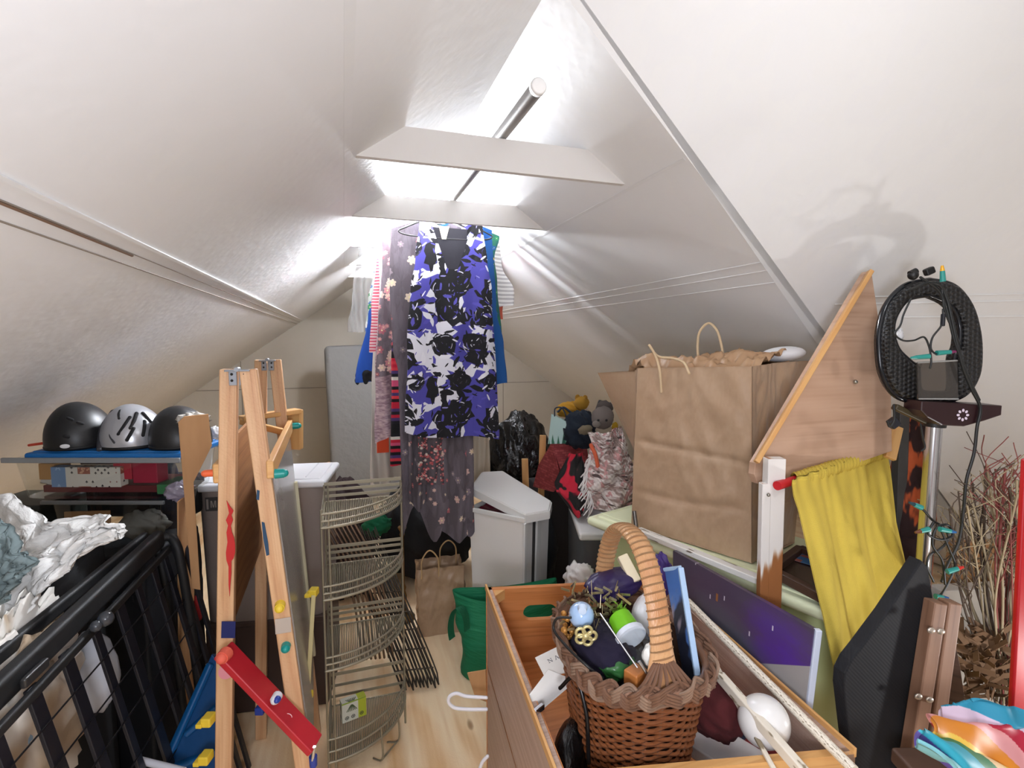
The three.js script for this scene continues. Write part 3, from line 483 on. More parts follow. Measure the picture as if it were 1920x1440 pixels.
// ---------------------------------------------------------------- corner wire shelf
{
  const c = at(608, 928, 1.72), X = c.x, Z = c.z, R = 0.258, t = thing('corner_shelf', 'four tier quarter-round wire corner shelf in tarnished silver, standing on the plywood floor', 'shelf', V(X + 0.1, 0, Z + 0.1));
  const P = (a, h, r = R) => V(X + r * Math.cos(a), h, Z + r * Math.sin(a));
  const arc = (h, r = R, w = 0.0032) => tube(Array.from({ length: 17 }, (_, i) => P(i / 16 * Math.PI / 2, h, r)), w, false, 48, 6);
  const line = (a, b, w = 0.003) => rod(a, b, w, w, 7);
  [[0.845, 0.05], [0.622, 0.05], [0.398, 0.05], [0.10, 0.105]].forEach(([h, rail], k) => {
    const fr = part(t, 'tier', [arc(h, R, 0.005), line(V(X, h, Z), P(0, h)), line(V(X, h, Z), P(Math.PI / 2, h))], wireMat);
    stuffPart(part(fr, 'wire_floor', Array.from({ length: 44 }, (_, i) => { const x = 0.0057 * (i + 0.6); return line(V(X + x, h + 0.001, Z), V(X + x, h + 0.001, Z + Math.sqrt(Math.max(0, R * R - x * x))), 0.0021); }), wireMat));
    for (const q of k === 3 ? [0.035, 0.075] : [0.02, 0.042]) part(fr, 'rail', [arc(h + q, R, 0.0038), bar(V(X, h + q, Z), P(0, h + q), 0.01, 0.002, UP, 0.0005), bar(V(X, h + q, Z), P(Math.PI / 2, h + q), 0.009, 0.002, UP, 0.0005)], wireMat);
    for (const q of k === 3 ? [rail + 0.012] : [rail + 0.012]) part(fr, 'flat_rail', bar(V(X, h + q, Z), P(0, h + q), 0.012, 0.002, UP, 0.0005), wireMat);
    part(fr, 'flat_rail', bar(V(X, h + 0.04, Z + 0.02), P(Math.PI / 2, h + 0.04), 0.012, 0.002, UP, 0.0005), wireMat);
    part(fr, 'strut', [0.25, 0.5, 0.75].map((f) => line(P(f * Math.PI / 2, h), P(f * Math.PI / 2, h + (k === 3 ? 0.075 : 0.042)), 0.0022)), wireMat);
  });
  for (const [p, q] of [[V(X, 0, Z), 0.905], [V(X + 0.012, 0, Z), 0.905], [P(0, 0), 0.9], [P(0.13, 0), 0.9], [P(Math.PI / 2, 0), 0.9], [P(Math.PI / 2 - 0.08, 0), 0.89]]) part(t, 'post', line(p, p.clone().setY(q), 0.0036), wireMat);
  part(t, 'base_foot', [tube([P(0.9, 0.13), P(0.9, 0.02), P(0.9, 0.006, R - 0.04)], 0.003), tube([P(0.55, 0.13), P(0.55, 0.02), P(0.55, 0.006, R - 0.04)], 0.003), rod(P(0.9, 0.02), P(0.55, 0.02), 0.003)], wireMat);
  const b = V(X + 0.075, 0.104, Z + 0.085);
  const bx = solo('carton', 'small white and lime green carton on the lowest tier of the corner shelf', 'box', box(b.clone().setY(0.104 + 0.037), 0.082, 0.07, 0.03, 0.25, 0.001), M(0xffffff, { map: draw(256, 220, (q, w, h) => {
    q.fillStyle = '#d8d8c8'; q.fillRect(0, 0, w, h); q.fillStyle = '#b9c23a'; q.fillRect(170, 0, 86, h); q.fillStyle = '#8fa63a'; q.fillRect(0, 0, w, 16);
    q.strokeStyle = '#3a3a34'; q.lineWidth = 7; for (const x of [50, 115, 205]) { q.beginPath(); q.arc(x, 175, 17, 0, 6.3); q.stroke(); q.beginPath(); q.arc(x, 175, 5, 0, 6.3); q.stroke(); }
    q.fillStyle = '#4a5a3a'; for (let i = 0; i < 7; i++) { q.save(); q.translate(60 + i * 14, 90); q.rotate(0.6 - i * 0.2); q.fillRect(-4, -52, 8, 74); q.restore(); }
  }, 1 / 0.082, 1 / 0.07), roughness: 0.4 }));
  bx.material.map.offset.set(0.5, 0.5);
}
// bundle of folded dark wire racks leaning behind the corner shelf
{
  const top = at(668, 995, 2.12), foot = hp(788, 1290, 0.012), t = thing('folded_wire_rack', 'bundle of dark folded wire racks leaning down behind the corner shelf', 'rack', V(foot.x, 0, foot.z));
  const dir = foot.clone().sub(top), side = V(1, 0, 0.15).normalize();
  for (let i = 0; i < 11; i++) {
    const o = side.clone().multiplyScalar((i - 5) * 0.0145).add(V(0, (i % 3) * 0.004, (i % 2) * 0.012)), a = top.clone().add(o).add(V(0, rnd(-0.02, 0.02), 0)), b = foot.clone().add(o).add(V(0, 0.004, 0));
    const r = part(t, 'rack', [tube([a, mid(a, b, 0.5).add(V(0, 0.006, 0)), b], 0.0036, false, 12, 6), tube([a.clone().add(V(0.006, 0.004, -0.02)), b.clone().add(V(0.006, 0.004, -0.025)), b], 0.003, false, 14, 6)], M(0x3c342d, { metalness: 0.5, roughness: 0.35 }));
  }
  for (const k of [0.1, 0.2, 0.3, 0.42, 0.55, 0.66, 0.78, 0.9]) { const p = mid(top, foot, k).add(V(0, 0.008, 0)); part(t, 'cross_wire', rod(p.clone().addScaledVector(side, -0.075), p.clone().addScaledVector(side, 0.08), 0.003, 0.003, 6), M(0x4c4034, { metalness: 0.5, roughness: 0.35 })); }
  const t2 = thing('folded_wire_rack', 'second bundle of brownish folded wires higher up behind the top tiers of the corner shelf', 'rack', hp(662, 1180, 0.3));
  const a0 = at(640, 985, 1.98), b0 = at(690, 1090, 1.96);
  for (let i = 0; i < 8; i++) { const o = V((i - 3.5) * 0.017, 0, i * 0.003); part(t2, 'rack', tube([a0.clone().add(o).add(V(-0.01, 0.01, 0)), mid(a0, b0).add(o), b0.clone().add(o).add(V(0, -0.05, 0)), b0.clone().add(o).add(V(0.03, -0.32, 0))], 0.0048, false, 20, 6), M(0x7d6450, { metalness: 0.4, roughness: 0.35 })); }
}
// small brown paper bag, brass candlestick, green bag, grey bin
function paperBag(t, base, w, d, h, turn, mat, flare = 0.03, am = 0.012) {
  const y = (p) => p.applyAxisAngle(UP, turn).add(base), o = rnd(30);
  const wallS = (ax, sgn) => sheet((u, v) => {
    const k = (u - 0.5), f = 1 + flare * v, wob = am * nz(u * 4 + o, v * 4, sgn + ax * 3) + am * 0.6 * nz(u * 9, v * 9 + o, sgn);
    const gus = ax ? -sgn * 0.22 * w * (1 - Math.abs(k) * 2) * step(0.3, 1, v) * 0.35 : 0;
    const p = ax ? V(sgn * (w / 2 * f) + gus + wob, v * h, k * d * f) : V(k * w * f, v * h + 0.008 * nz(u * 6, o, sgn) * v, sgn * (d / 2 * f) + wob * (0.4 + v));
    return y(p);
  }, 28, 28, 0.0016, w, h);
  part(t, 'front_panel', wallS(0, 1), mat); part(t, 'back_panel', wallS(0, -1), mat); part(t, 'gusset', wallS(1, 1), mat); part(t, 'gusset', wallS(1, -1), mat);
  part(t, 'bottom', box(y(V(0, 0.003, 0)), w, 0.004, d, turn, 0), mat);
}
{
  const b = hp(822, 1190, 0), t = thing('paper_bag', 'small brown paper carrier bag with twisted loop handles, standing on the floor below the kimono', 'bag', b.clone());
  const turn = CAMTURN + 0.25, w = 0.21, d = 0.12, h = 0.33, base = b.clone().addScaledVector(FW, 0.06);
  paperBag(t, base, w, d, h, turn, kraft, 0.05);
  for (const [sg, dx] of [[1, -0.05], [-1, 0.05]]) { const q = (x, y, z) => V(x, y, z).applyAxisAngle(UP, turn).add(base); part(t, 'handle', tube([q(dx - 0.04, h - 0.04, sg * d / 2 + sg * 0.006), q(dx - 0.035, h + 0.05, sg * d / 2), q(dx, h + 0.085, sg * d / 2 - sg * 0.01), q(dx + 0.035, h + 0.05, sg * d / 2), q(dx + 0.04, h - 0.04, sg * d / 2 + sg * 0.006)], 0.0036, false, 40), M(0xc4a274, { roughness: 0.8 })); }
}
{
  const b = hp(757, 1160, 0), s = 1.5, t = solo('candlestick', 'tall turned brass candlestick standing behind the small paper bag', 'candlestick', lathe([[0, 0], [0.05, 0], [0.052, 0.012], [0.03, 0.022], [0.012, 0.04], [0.016, 0.06], [0.009, 0.075], [0.015, 0.1], [0.017, 0.13], [0.01, 0.16], [0.014, 0.18], [0.008, 0.2], [0.0075, 0.46], [0.012, 0.475], [0.009, 0.49], [0.018, 0.51], [0.02, 0.515], [0.017, 0.52], [0.01, 0.515], [0, 0.512]].map(([r, y]) => [r * 1.1, y * 0.92]), b), M(0x8d6b3e, { metalness: 0.75, roughness: 0.35 }));
}
{
  const b = hp(880, 1290, 0), t = thing('shopping_bag', 'green fabric shopping bag slumped against the left side of the wooden crate', 'bag', b.clone()), gm = M(0x07784f, { roughness: 0.7, bump: N1, bs: 0.012 });
  const q = (r, f, h) => b.clone().addScaledVector(RT, r).addScaledVector(FW, f).setY(h);
  part(t, 'body', sheetRing(40, 26, (a, k) => { const w = mix(0.2, 0.22, k) * (1 + 0.05 * nz(k * 4, 2)), dd = mix(0.1, 0.07, k); return q(0.165 + 0.012 * nz(k * 5, 9) - 0.015 * k + Math.cos(a) * w * (1 + 0.05 * Math.sin(3 * a + k * 5)), 0.09 + Math.sin(a) * dd + 0.06 * k, 0.006 + k * 0.335 + 0.02 * Math.cos(a * 2) * k + 0.025 * k * Math.cos(a)); }), gm);
  part(t, 'handle', sheet((u, v) => { const a = -0.6 + u * 3.9; return q(-0.055 + 0.033 * Math.cos(a) * -1 + 0.02 * v, 0.03 + 0.03 * v, 0.23 + 0.085 * Math.sin(a)); }, 30, 4, 0.002), gm);
}
solo('cardboard_sheet', 'tan cardboard sheet lying behind the white hook beside the crate', 'cardboard', slab([at(876, 1262, 1.52), at(912, 1254, 1.5), at(912, 1316, 1.5), at(893, 1306, 1.52)], 0.004), cardboard);
for (const [pts, lb] of [[[[912, 1308], [872, 1305], [855, 1300], [843, 1306], [841, 1316], [850, 1326], [875, 1330], [912, 1330]], 'white plastic coated double hook sticking out halfway up the side of the wooden crate'], [[[914, 1418], [905, 1428], [900, 1440]], 'white hook at the bottom of the wooden crate side']])
  solo('hook', lb, 'hook', tube(pts.map(([u, v]) => at(u, v, pts.length > 4 ? 1.37 : 1.3)), 0.0048, false, 60, 10), M(0xeceaf0, { roughness: 0.3 }));
{
  const c = hp(985, 972, 0.62), a = V(0, 0, 0).addScaledVector(RT, -0.25).addScaledVector(FW, 0.15).normalize(), b2 = V(0, 0, 0).addScaledVector(RT, 0.15).addScaledVector(FW, 0.25).normalize(), L = 0.3, D = 0.23;
  const o = V(c.x, 0, c.z), P = (x, y, h) => o.clone().addScaledVector(a, x).addScaledVector(b2, y).setY(h), cen = P(L / 2, D / 2, 0);
  const t = thing('trash_bin', 'tall light grey plastic bin whose lid sits askew', 'bin', cen), k = 0.9;
  const tp = (x, y, h) => { const f = mix(k, 1, h / 0.62), ce = P(L / 2, D / 2, h), p = P(x, y, h); return ce.lerp(p, f); };
  const wallQ = (x0, y0, x1, y1) => sheet((u, v) => tp(mix(x0, x1, u), mix(y0, y1, u), v * 0.62), 2, 4, 0.004);
  part(t, 'body', [wallQ(0, 0, L, 0), wallQ(0, 0, 0, D), wallQ(L, 0, L, D), wallQ(0, D, L, D), sheet((u, v) => tp(u * L, v * D, 0.01), 2, 2, 0.004)], greyPlastic);
  part(t, 'corner_strip', [bar(tp(-0.002, -0.002, 0.6), tp(-0.002, -0.002, 0.005), 0.026, 0.012, b2, 0.004), bar(tp(-0.006, D * 0.5, 0.6), tp(-0.006, D * 0.5, 0.005), 0.04, 0.01, b2, 0.004)], paleGrey);
  part(t, 'slot', bar(tp(-0.007, D * 0.3, 0.6), tp(-0.007, D * 0.3, 0.005), 0.008, 0.011, b2, 0), M(0x2b2a2a));
  part(t, 'rim', [bar(P(0, -0.004, 0.612), P(L, -0.004, 0.612), 0.02, 0.014), bar(P(-0.004, 0, 0.612), P(-0.004, D, 0.612), 0.02, 0.014)], paleGrey);
  part(t, 'liner', sheet((u, v) => P(0.02 + u * (L - 0.04), 0.03 + v * (D - 0.06), 0.585 + 0.03 * nz(u * 3, v * 3) + 0.02 * u), 14, 10, 0.003), M(0x6b1230, { roughness: 0.4 }), 'maroon liner');
  const hexs = [[905, 886, 0.735], [942, 884, 0.735], [1033, 942, 0.655], [1029, 958, 0.64], [986, 966, 0.635], [884, 914, 0.70]];
  const top = hexs.map(([u, v, h]) => hp(u, v, h)), low = top.map((p) => p.clone().add(V(0, -0.035, 0)));
  part(t, 'lid', [slab(top, 0.02, 0.006), ...top.map((p, i) => prism([p, top[(i + 1) % 6], low[(i + 1) % 6], low[i]].map((q) => q.clone()), UP.clone().cross(top[(i + 1) % 6].clone().sub(p)).normalize(), 0.005))], paleGrey);
  part(t, 'latch', slab([at(978, 968, 2.27), at(999, 970, 2.27), at(994, 990, 2.27), at(988, 996, 2.27)], 0.012, 0.002), paleGrey);
}
// ---------------------------------------------------------------- left side: stacked bins and helmets
const loc = (o, turn) => (x, y, z) => V(x, y, z).applyAxisAngle(UP, turn).add(o);
{
  // clear bin with the blue lid: front rim about 1.06 m up
  const A = at(3, 852, 1.5), B = at(342, 858, 1.5), cx = mid(A, B), w = A.distanceTo(B) * 0.88, d = 0.21, o = cx.clone().addScaledVector(FW, d / 2 + 0.005).setY(0.925), L = loc(o, CAMTURN);
  const low = 0.925, Hn = cx.y - 0.012 - low;
  const t = thing('storage_bin', 'clear plastic storage bin with a blue lid, full of games, under the three helmets', 'bin', o);
  part(t, 'tub', tub(o, w, Hn, d, CAMTURN, 0, 0.1), clear);
  const lidP = L(0.03, Hn + 0.010, 0);
  for (const zz of [0.55, -0.55]) part(t, 'rim', bar(L(-w * 0.56, Hn, d * zz), L(w * 0.56, Hn, d * zz), 0.016, 0.01, UP, 0.003), M(0xb9bdbf, { transmission: 0.5, roughness: 0.3, thickness: 0 }));
  const lid = part(t, 'lid', [box(lidP, w * 1.0, 0.02, d * 1.04, CAMTURN, 0.008), box(lidP.clone().add(V(0, 0.008, 0)), w * 0.94, 0.012, d * 0.92, CAMTURN, 0.005)], bluePlastic, 'blue lid');
  const lidTop = lidP.y + 0.0142;
  // what shows through its wall
  const put = (name, label, cat, x, y, z, a, b, c, col, turn = 0) => solo(name, label, cat, box(L(x, y + b / 2 + 0.006, z), a, b, c, CAMTURN + turn, 0.002), typeof col === 'number' ? M(col, { roughness: 0.5 }) : col);
  put('game_box', 'flat dark red game box on the floor of the clear bin', 'box', -0.02, 0, -0.01, 0.36, 0.022, 0.14, 0x6b2a2c);
  put('game_box', 'flat green game box in the clear bin beside the dark red box', 'box', 0.19, 0, 0.03, 0.05, 0.03, 0.1, 0x3c7a4a);
  put('game_box', 'glossy crimson box standing at the right end of the clear bin', 'box', 0.132, 0.035, 0.055, 0.075, 0.065, 0.05, 0xa3243c);
  put('game_box', 'tan cardboard box at the left end of the clear bin', 'box', -0.185, 0.04, 0.03, 0.05, 0.05, 0.06, 0xb98a52);
  put('game_box', 'long maroon box under the blue lid in the clear bin', 'box', -0.02, 0.07, -0.04, 0.24, 0.03, 0.06, 0x5d2030);
  put('game_box', 'small red box between the playing card box and the crimson box', 'box', 0.06, 0.045, 0.06, 0.055, 0.05, 0.03, 0xb3283a);
  solo('paper_bundle', 'crumpled white paper behind the playing card box in the clear bin', 'paper', blob(L(-0.14, 0.042, 0.03), 0.075, 0.03, 0.03, 0.4, 3, CAMTURN, 24), M(0xd8d3ca));
  const cardTex = draw(512, 150, (q, W_, H_) => {
    q.fillStyle = '#d9d2c4'; q.fillRect(0, 0, W_, H_); q.fillStyle = '#6f8fb4'; q.fillRect(0, 0, 108, H_); q.fillStyle = '#9db4cd'; q.font = 'bold 60px sans-serif'; q.fillText('A', 34, 98);
    q.fillStyle = '#2a2524'; const sp = (x, y, r) => { q.beginPath(); q.moveTo(x, y - r); q.lineTo(x + r, y + r * 0.4); q.lineTo(x - r, y + r * 0.4); q.fill(); q.fillRect(x - 2, y, 4, r); };
    for (const [x, y] of [[260, 35], [305, 35], [155, 78], [155, 115], [330, 75], [375, 65], [425, 75], [350, 95], [400, 95], [330, 118], [375, 118], [425, 118]]) sp(x, y, 11);
    for (const [x, y] of [[435, 35], [482, 35], [482, 80], [482, 115]]) { q.fillStyle = '#8a4a3a'; sp(x, y, 7); }
    q.fillStyle = '#9a5a48'; q.fillRect(198, 70, 92, 56); q.fillStyle = '#d0a080'; for (let i = 0; i < 12; i++) { q.beginPath(); q.arc(205 + hash(i, 1, 3) * 80, 75 + hash(i, 2, 3) * 46, 7, 0, 6.3); q.fill(); }
  }, 1 / 0.21, 1 / 0.061); cardTex.offset.set(0.5, 0.5);
  const cb = solo('game_box', 'white box printed with black playing card spades, lying in the clear bin', 'box', new THREE.BoxGeometry(0.21, 0.061, 0.03), M(0xffffff, { map: cardTex, roughness: 0.5 }));
  { const g = boxUV(cb.geometry); g.rotateY(CAMTURN); const p = L(-0.04, 0.062, 0.075); cb.position.add(p); }
  // helmets: shell, vents, rim
  const hy = lidTop;
  function helmet(label, x, z, rx, ry, rz, mat, vents) {
    const base = L(x, 0, z).setY(hy), t2 = thing('helmet', label, 'helmet', base, 'helmets on the blue lid');
    const pos = []; const prof = Array.from({ length: 15 }, (_, i) => { const a = i / 14 * Math.PI / 2 * 1.12 - 0.19; return [Math.max(0, Math.cos(a)), (Math.sin(a) + 0.19) / 1.19]; }); prof[14][0] = 0;
    const g = lathe(prof, V(0, 0, 0), 44).scale(rx, ry, rz); { const a = g.attributes.position; for (let i = 0; i < a.count; i++) { const X = a.getX(i); a.setY(i, a.getY(i) * (1 - 0.10 * (X / rx)) ); } g.computeVertexNormals(); }
    part(t2, 'shell', g.rotateY(CAMTURN).translate(base.x, base.y + 0.003, base.z), mat);
    part(t2, 'rim', new THREE.TorusGeometry(1, 0.055, 6, 44).rotateX(Math.PI / 2).scale(rx * 0.96, ry * 0.9, rz * 0.96).rotateY(CAMTURN).translate(base.x, base.y + 0.007, base.z), M(0x0d0d0e, { roughness: 0.6 }));
    vents(t2, (th, ph, k = 1.0) => V(rx * Math.cos(ph) * Math.cos(th) * k, ry * (Math.sin(ph) * k * 0.98 + 0.02), rz * Math.cos(ph) * Math.sin(th) * k).applyAxisAngle(UP, CAMTURN).add(base));
    return t2;
  }
  const hole = M(0x1c1c1e, { roughness: 0.9 });
  const matte = M(0x1b1b1c, { roughness: 0.42 });
  const slot = (S, th, ph, dt, dp, r) => tube([S(th - dt, ph - dp), S(th, ph, 1.004), S(th + dt, ph + dp)], r, false, 12, 8);
  helmet('matte black domed helmet with a small white oval sticker on the rim', -0.105, 0.015, 0.085, 0.135, 0.095, matte, (t2, S) => {
    part(t2, 'vent', slot(S, 1.15, 0.75, 0.09, 0.03, 0.0055), hole); part(t2, 'vent', slot(S, 0.8, 0.62, 0.07, 0.02, 0.0055), hole); part(t2, 'vent', slot(S, 1.2, 0.32, 0.05, 0.01, 0.006), hole);
    const p = S(1.25, 0.10, 1.0); part(t2, 'sticker', new THREE.SphereGeometry(1, 16, 8).scale(0.013, 0.0065, 0.002).rotateY(CAMTURN + 0.3).translate(p.x, p.y, p.z), M(0xe8e8e8));
  }).position.addScaledVector(RT, -0.005);
  const silver = M(0xb9bbc0, { metalness: 0.5, roughness: 0.28 });
  helmet('silver and dark grey vented bicycle helmet between two black helmets', 0.058, 0.015, 0.084, 0.128, 0.09, silver, (t2, S) => {
    for (const [th, ph, dt, dp] of [[1.2, 0.62, -0.25, 0.3], [0.85, 0.75, -0.22, 0.3], [0.55, 0.5, -0.12, 0.24], [1.0, 0.38, -0.15, 0.18], [0.3, 0.8, 0.1, 0.2], [1.6, 0.95, 0.2, 0.2]]) part(t2, 'vent', slot(S, th, ph, dt * 0.7, dp * 0.75, 0.0058), hole);
    part(t2, 'trim', [tube([S(2.3, 0.05), S(2.1, 0.6), S(1.75, 0.95), S(1.7, 0.4), S(1.5, 0.2)], 0.004, false, 40), tube([S(2.2, 0.02, 0.99), S(2.7, 0.5, 0.99), S(2.5, 1.0, 0.99)], 0.012, false, 20)], M(0x4a4b50, { metalness: 0.4, roughness: 0.3 }));
  });
  helmet('plain black helmet half hidden behind the brown cardboard flap', 0.215, 0.01, 0.084, 0.122, 0.09, matte, () => {}).position.addScaledVector(RT, -0.012);
  solo('toy_sword', 'orange red plastic piece lying on the bin lid at the far left', 'toy', bar(L(-0.27, Hn + 0.026, 0.02), L(-0.185, Hn + 0.04, 0.05), 0.008, 0.012, UP, 0.003), M(0xc8412a));
  // lower clear bin, dark case beside it, trunk below
  const o2 = L(0.02, -0.155, 0.01), t3 = thing('storage_bin', 'smoky clear storage bin holding papers, below the games bin', 'bin', o2);
  part(t3, 'tub', tub(o2, 0.33, 0.145, 0.17, CAMTURN, 0, 0.12), clear);
  const L2 = loc(o2, CAMTURN);
  part(t3, 'rim', bar(L2(-0.185, 0.144, 0.098), L2(0.185, 0.144, 0.098), 0.012, 0.01, UP, 0.003), M(0x9a9c9c, { transmission: 0.5, roughness: 0.3, thickness: 0 }));
  solo('envelope', 'tan envelope in the smoky clear bin', 'envelope', box(L2(-0.08, 0.06, 0.06), 0.13, 0.09, 0.006, CAMTURN + 0.1, 0.001), cardboard);
  solo('paper_bundle', 'loose grey papers heaped in the right end of the smoky clear bin', 'paper', blob(L2(0.07, 0.05, 0.03), 0.07, 0.045, 0.035, 0.4, 3, CAMTURN, 24), M(0x77736a));
  solo('plastic_bag', 'crumpled lilac tinted plastic bag at the right side of the games bin', 'bag', blob(L(0.245, 0.02, 0.1), 0.035, 0.028, 0.025, 0.4, 2.4, 0.4, 26), M(0xc9c0d0, { transmission: 0.6, roughness: 0.2, thickness: 0 }));
  solo('blanket', 'dark block added to darken the gap behind the two clear bins', 'blanket', box(L(-0.07, -0.075, -0.19), 0.4, 0.15, 0.1, CAMTURN, 0.03), M(0x16181c, clothBump));  // dark block added to close the bright gap behind the bins
  solo('case', 'dark green black case left of the smoky clear bin', 'case', box(L(-0.285, -0.09, 0.01), 0.21, 0.13, 0.18, CAMTURN, 0.012), M(0x23261f, { roughness: 0.5 }));
  const tr = L(0.02, 0, -0.02).setY(0.38); solo('trunk', 'big dark trunk carrying the stacked bins', 'trunk', [box(tr.clone().setY(0.375).addScaledVector(RT, -0.14), 0.52, 0.75, 0.28, CAMTURN, 0.012), bar(L(-0.36, -0.3, 0.125), L(0.11, -0.3, 0.125), 0.02, 0.01)], M(0x15171c, { roughness: 0.6 }));
}
// narrow cardboard box and the tall grey bin with the white lid
{
  const p = [at(334, 792, 1.44), at(345, 782, 1.44), at(391, 779, 1.46), at(398, 838, 1.47), at(363, 905, 1.46), at(376, 1110, 1.47), at(360, 1110, 1.45)];
  const t = thing('cardboard_box', 'tall open brown cardboard box standing between the helmets and the easel', 'box', V(p[6].x + 0.06, 0, p[6].z - 0.1));
  part(t, 'flap', slab(p, 0.005, 0.001), cardboard);
  const f = ud(366, 1.46, 0), e = ud(364, 1.46, 0.93);
  part(t, 'panel', prism([f, f.clone().addScaledVector(FW, 0.12).addScaledVector(RT, -0.03), e.clone().addScaledVector(FW, 0.12).addScaledVector(RT, -0.03), e].map((q) => q.clone().addScaledVector(RT, -0.05)), RT, 0.005), cardboard);
  solo('packing_paper', 'crumpled white packing paper sticking out of the tall cardboard box', 'paper', blob(at(362, 787, 1.5), 0.04, 0.02, 0.03, 0.5, 3, 0, 22), M(0xcfcac2));
  solo('plastic_bag', 'small crumpled white plastic bag tucked behind the easel post', 'bag', blob(at(402, 812, 1.78), 0.02, 0.022, 0.02, 0.35, 3, 0, 22), M(0xe6e6e8, { roughness: 0.3 }));
}
{
  const P = (u, v, h) => hp(u, v, h), H = 0.885, a = P(364, 912, H), b = P(612, 902, H), c = P(600, 826, H), o = mid(a, b).addScaledVector(b.clone().sub(a).normalize(), -0.012).addScaledVector(UP.clone().cross(b.clone().sub(a).normalize()), 0.16).setY(0.4);
  const w = a.distanceTo(b) * 1.03, turn = Math.atan2(-(b.z - a.z), b.x - a.x), L = loc(o.clone().setY(0), turn), dep = 0.3, M0 = M(0x8d8079, { roughness: 0.55, bump: N2, bs: 0.0004 });
  const t = thing('storage_bin', 'tall taupe storage bin with a white lid and a dark lettered label, behind the easel', 'bin', o);
  part(t, 'tub', tub(o.clone().setY(0.36), w * 0.93, 0.5, dep * 0.9, turn, 0.004, 0.05, 0.03), M0);
  const lid = part(t, 'lid', [box(L(0, H - 0.014, 0), w, 0.028, dep, turn, 0.012), box(L(0, H - 0.002, 0), w * 0.9, 0.012, dep * 0.84, turn, 0.005)], M(0xe4e6ea, { roughness: 0.35 }), 'white lid');
  part(lid, 'rib', [bar(L(w * 0.33, H + 0.005, -dep * 0.36), L(w * 0.33, H + 0.005, dep * 0.36), 0.004, 0.004)], M(0xd4d6da));
  const lt = draw(128, 64, (q, x, y) => { q.fillStyle = '#3c3836'; q.fillRect(0, 0, x, y); q.fillStyle = '#8f857e'; q.font = 'bold 44px sans-serif'; q.fillText('M', 26, 48); q.fillRect(6, 8, 12, 48); }, 1, 1);
  const lg = new THREE.PlaneGeometry(0.075, 0.05); const lp = at(395, 938, 1.0), q = a.clone().addScaledVector(b.clone().sub(a).normalize(), 0.062).setY(H - 0.072);
  part(t, 'label', lg.rotateY(turn).translate(q.x + FW.x * 0.0155, q.y, q.z + FW.z * 0.0155), M(0xffffff, { map: lt, roughness: 0.5 }), 'dark label lettered M');
  solo('storage_box', 'brown lidded box on the floor carrying the tall taupe bin', 'box', [box(o.clone().setY(0.17), w * 0.92, 0.34, dep * 0.9, turn, 0.006), box(o.clone().setY(0.35), w * 0.9, 0.02, dep * 0.94, turn, 0.004)], M(0x4b3a34, { roughness: 0.6 }));
  const e = at(612, 880, 2.35); solo('cardboard_sheet', 'narrow strip of brown cardboard standing right of the white lid', 'cardboard', slab([at(612, 868, 2.2), at(616, 868, 2.2), at(626, 935, 2.2), ud(628, 2.2, 0), ud(612, 2.2, 0)], 0.02), cardboard);
}
// black folding gate
{
  const t = thing('folding_gate', 'black folding gate with flat upright bars and thin wires, leaning at the front left', 'gate', W(-0.95, 1.1, 0));
  const P0 = at(-60, 1352, 0.78), P1 = at(300, 1008, 1.42), d = P1.clone().sub(P0).normalize(), mt = M(0x141517, { roughness: 0.6 }), nv = M(0x14161f, { roughness: 0.45 });
  const Ps = at(312, 1005, 1.43), down = V(0.16, -0.98, 0.02).normalize();
  const end = [P1, at(318, 1006, 1.435), at(331, 1022, 1.43), at(340, 1060, 1.43), at(352, 1130, 1.44), ud(398, 1.47, 0.02)];
  part(t, 'top_rail', [bar(P0, P1, 0.05, 0.03, UP, 0.01), bar(P0.clone().add(V(0.03, -0.034, 0.01)), P1.clone().add(V(0.022, -0.034, 0.0)), 0.02, 0.014, UP, 0.005)], mt);
  part(t, 'top_rail', bar(P0.clone().addScaledVector(RT, -0.055).add(V(0, 0.02, 0)), P1.clone().addScaledVector(RT, -0.04).add(V(0, 0.004, 0)), 0.03, 0.02, UP, 0.008), mt);
  part(t, 'end_post', tube(end, 0.013, false, 50), mt);
  part(t, 'end_post', tube(end.map((p) => p.clone().addScaledVector(RT, -0.055).add(V(0, -0.012, 0))), 0.011, false, 50), mt);
  const xs = [0.02, 0.11, 0.205, 0.30, 0.395, 0.48, 0.56, 0.63, 0.69, 0.745];
  const len = P0.distanceTo(P1), foot = (p) => V(p.x + 0.16, 0.02, p.z + 0.02);
  const bars = xs.map((s, i) => { const p = P0.clone().addScaledVector(d, s).add(V(0.016, -0.03, 0)), q = foot(p); return [p, q, part(t, 'bar', bar(p, q, i === 2 || i === 1 || i === 4 ? 0.03 : 0.022, 0.008, d, 0.002), nv)]; });
  for (const k of [0.1, 0.2, 0.3, 0.42, 0.55, 0.7, 0.85, 0.97]) { const a = P0.clone().add(V(0.024, -0.03, 0)), b = P1.clone().add(V(0.024, -0.03, 0)); part(t, 'wire', rod(mid(a, foot(a), k), mid(b, foot(b), k), 0.0018, 0.0018, 6), M(0x1f1f22, { metalness: 0.6, roughness: 0.35 })); }
  part(t, 'bottom_rail', bar(foot(P0), foot(P1), 0.03, 0.02), mt);
  const kp = at(198, 1160, 1.07); part(t, 'lock_knob', [ball(kp, 0.016), ball(at(180, 1174, 1.05), 0.012)], M(0x585c63, { roughness: 0.2, transmission: 0.5, thickness: 0 }), 'smoky plastic knobs');
  for (const [u, v] of [[70, 1262], [20, 1300]]) part(t, 'clip', bar(at(u - 28, v + 22, 0.86), at(u + 18, v - 22, 0.93), 0.02, 0.012, UP, 0.005), M(0x2a2a2b, { roughness: 0.3 }));
}
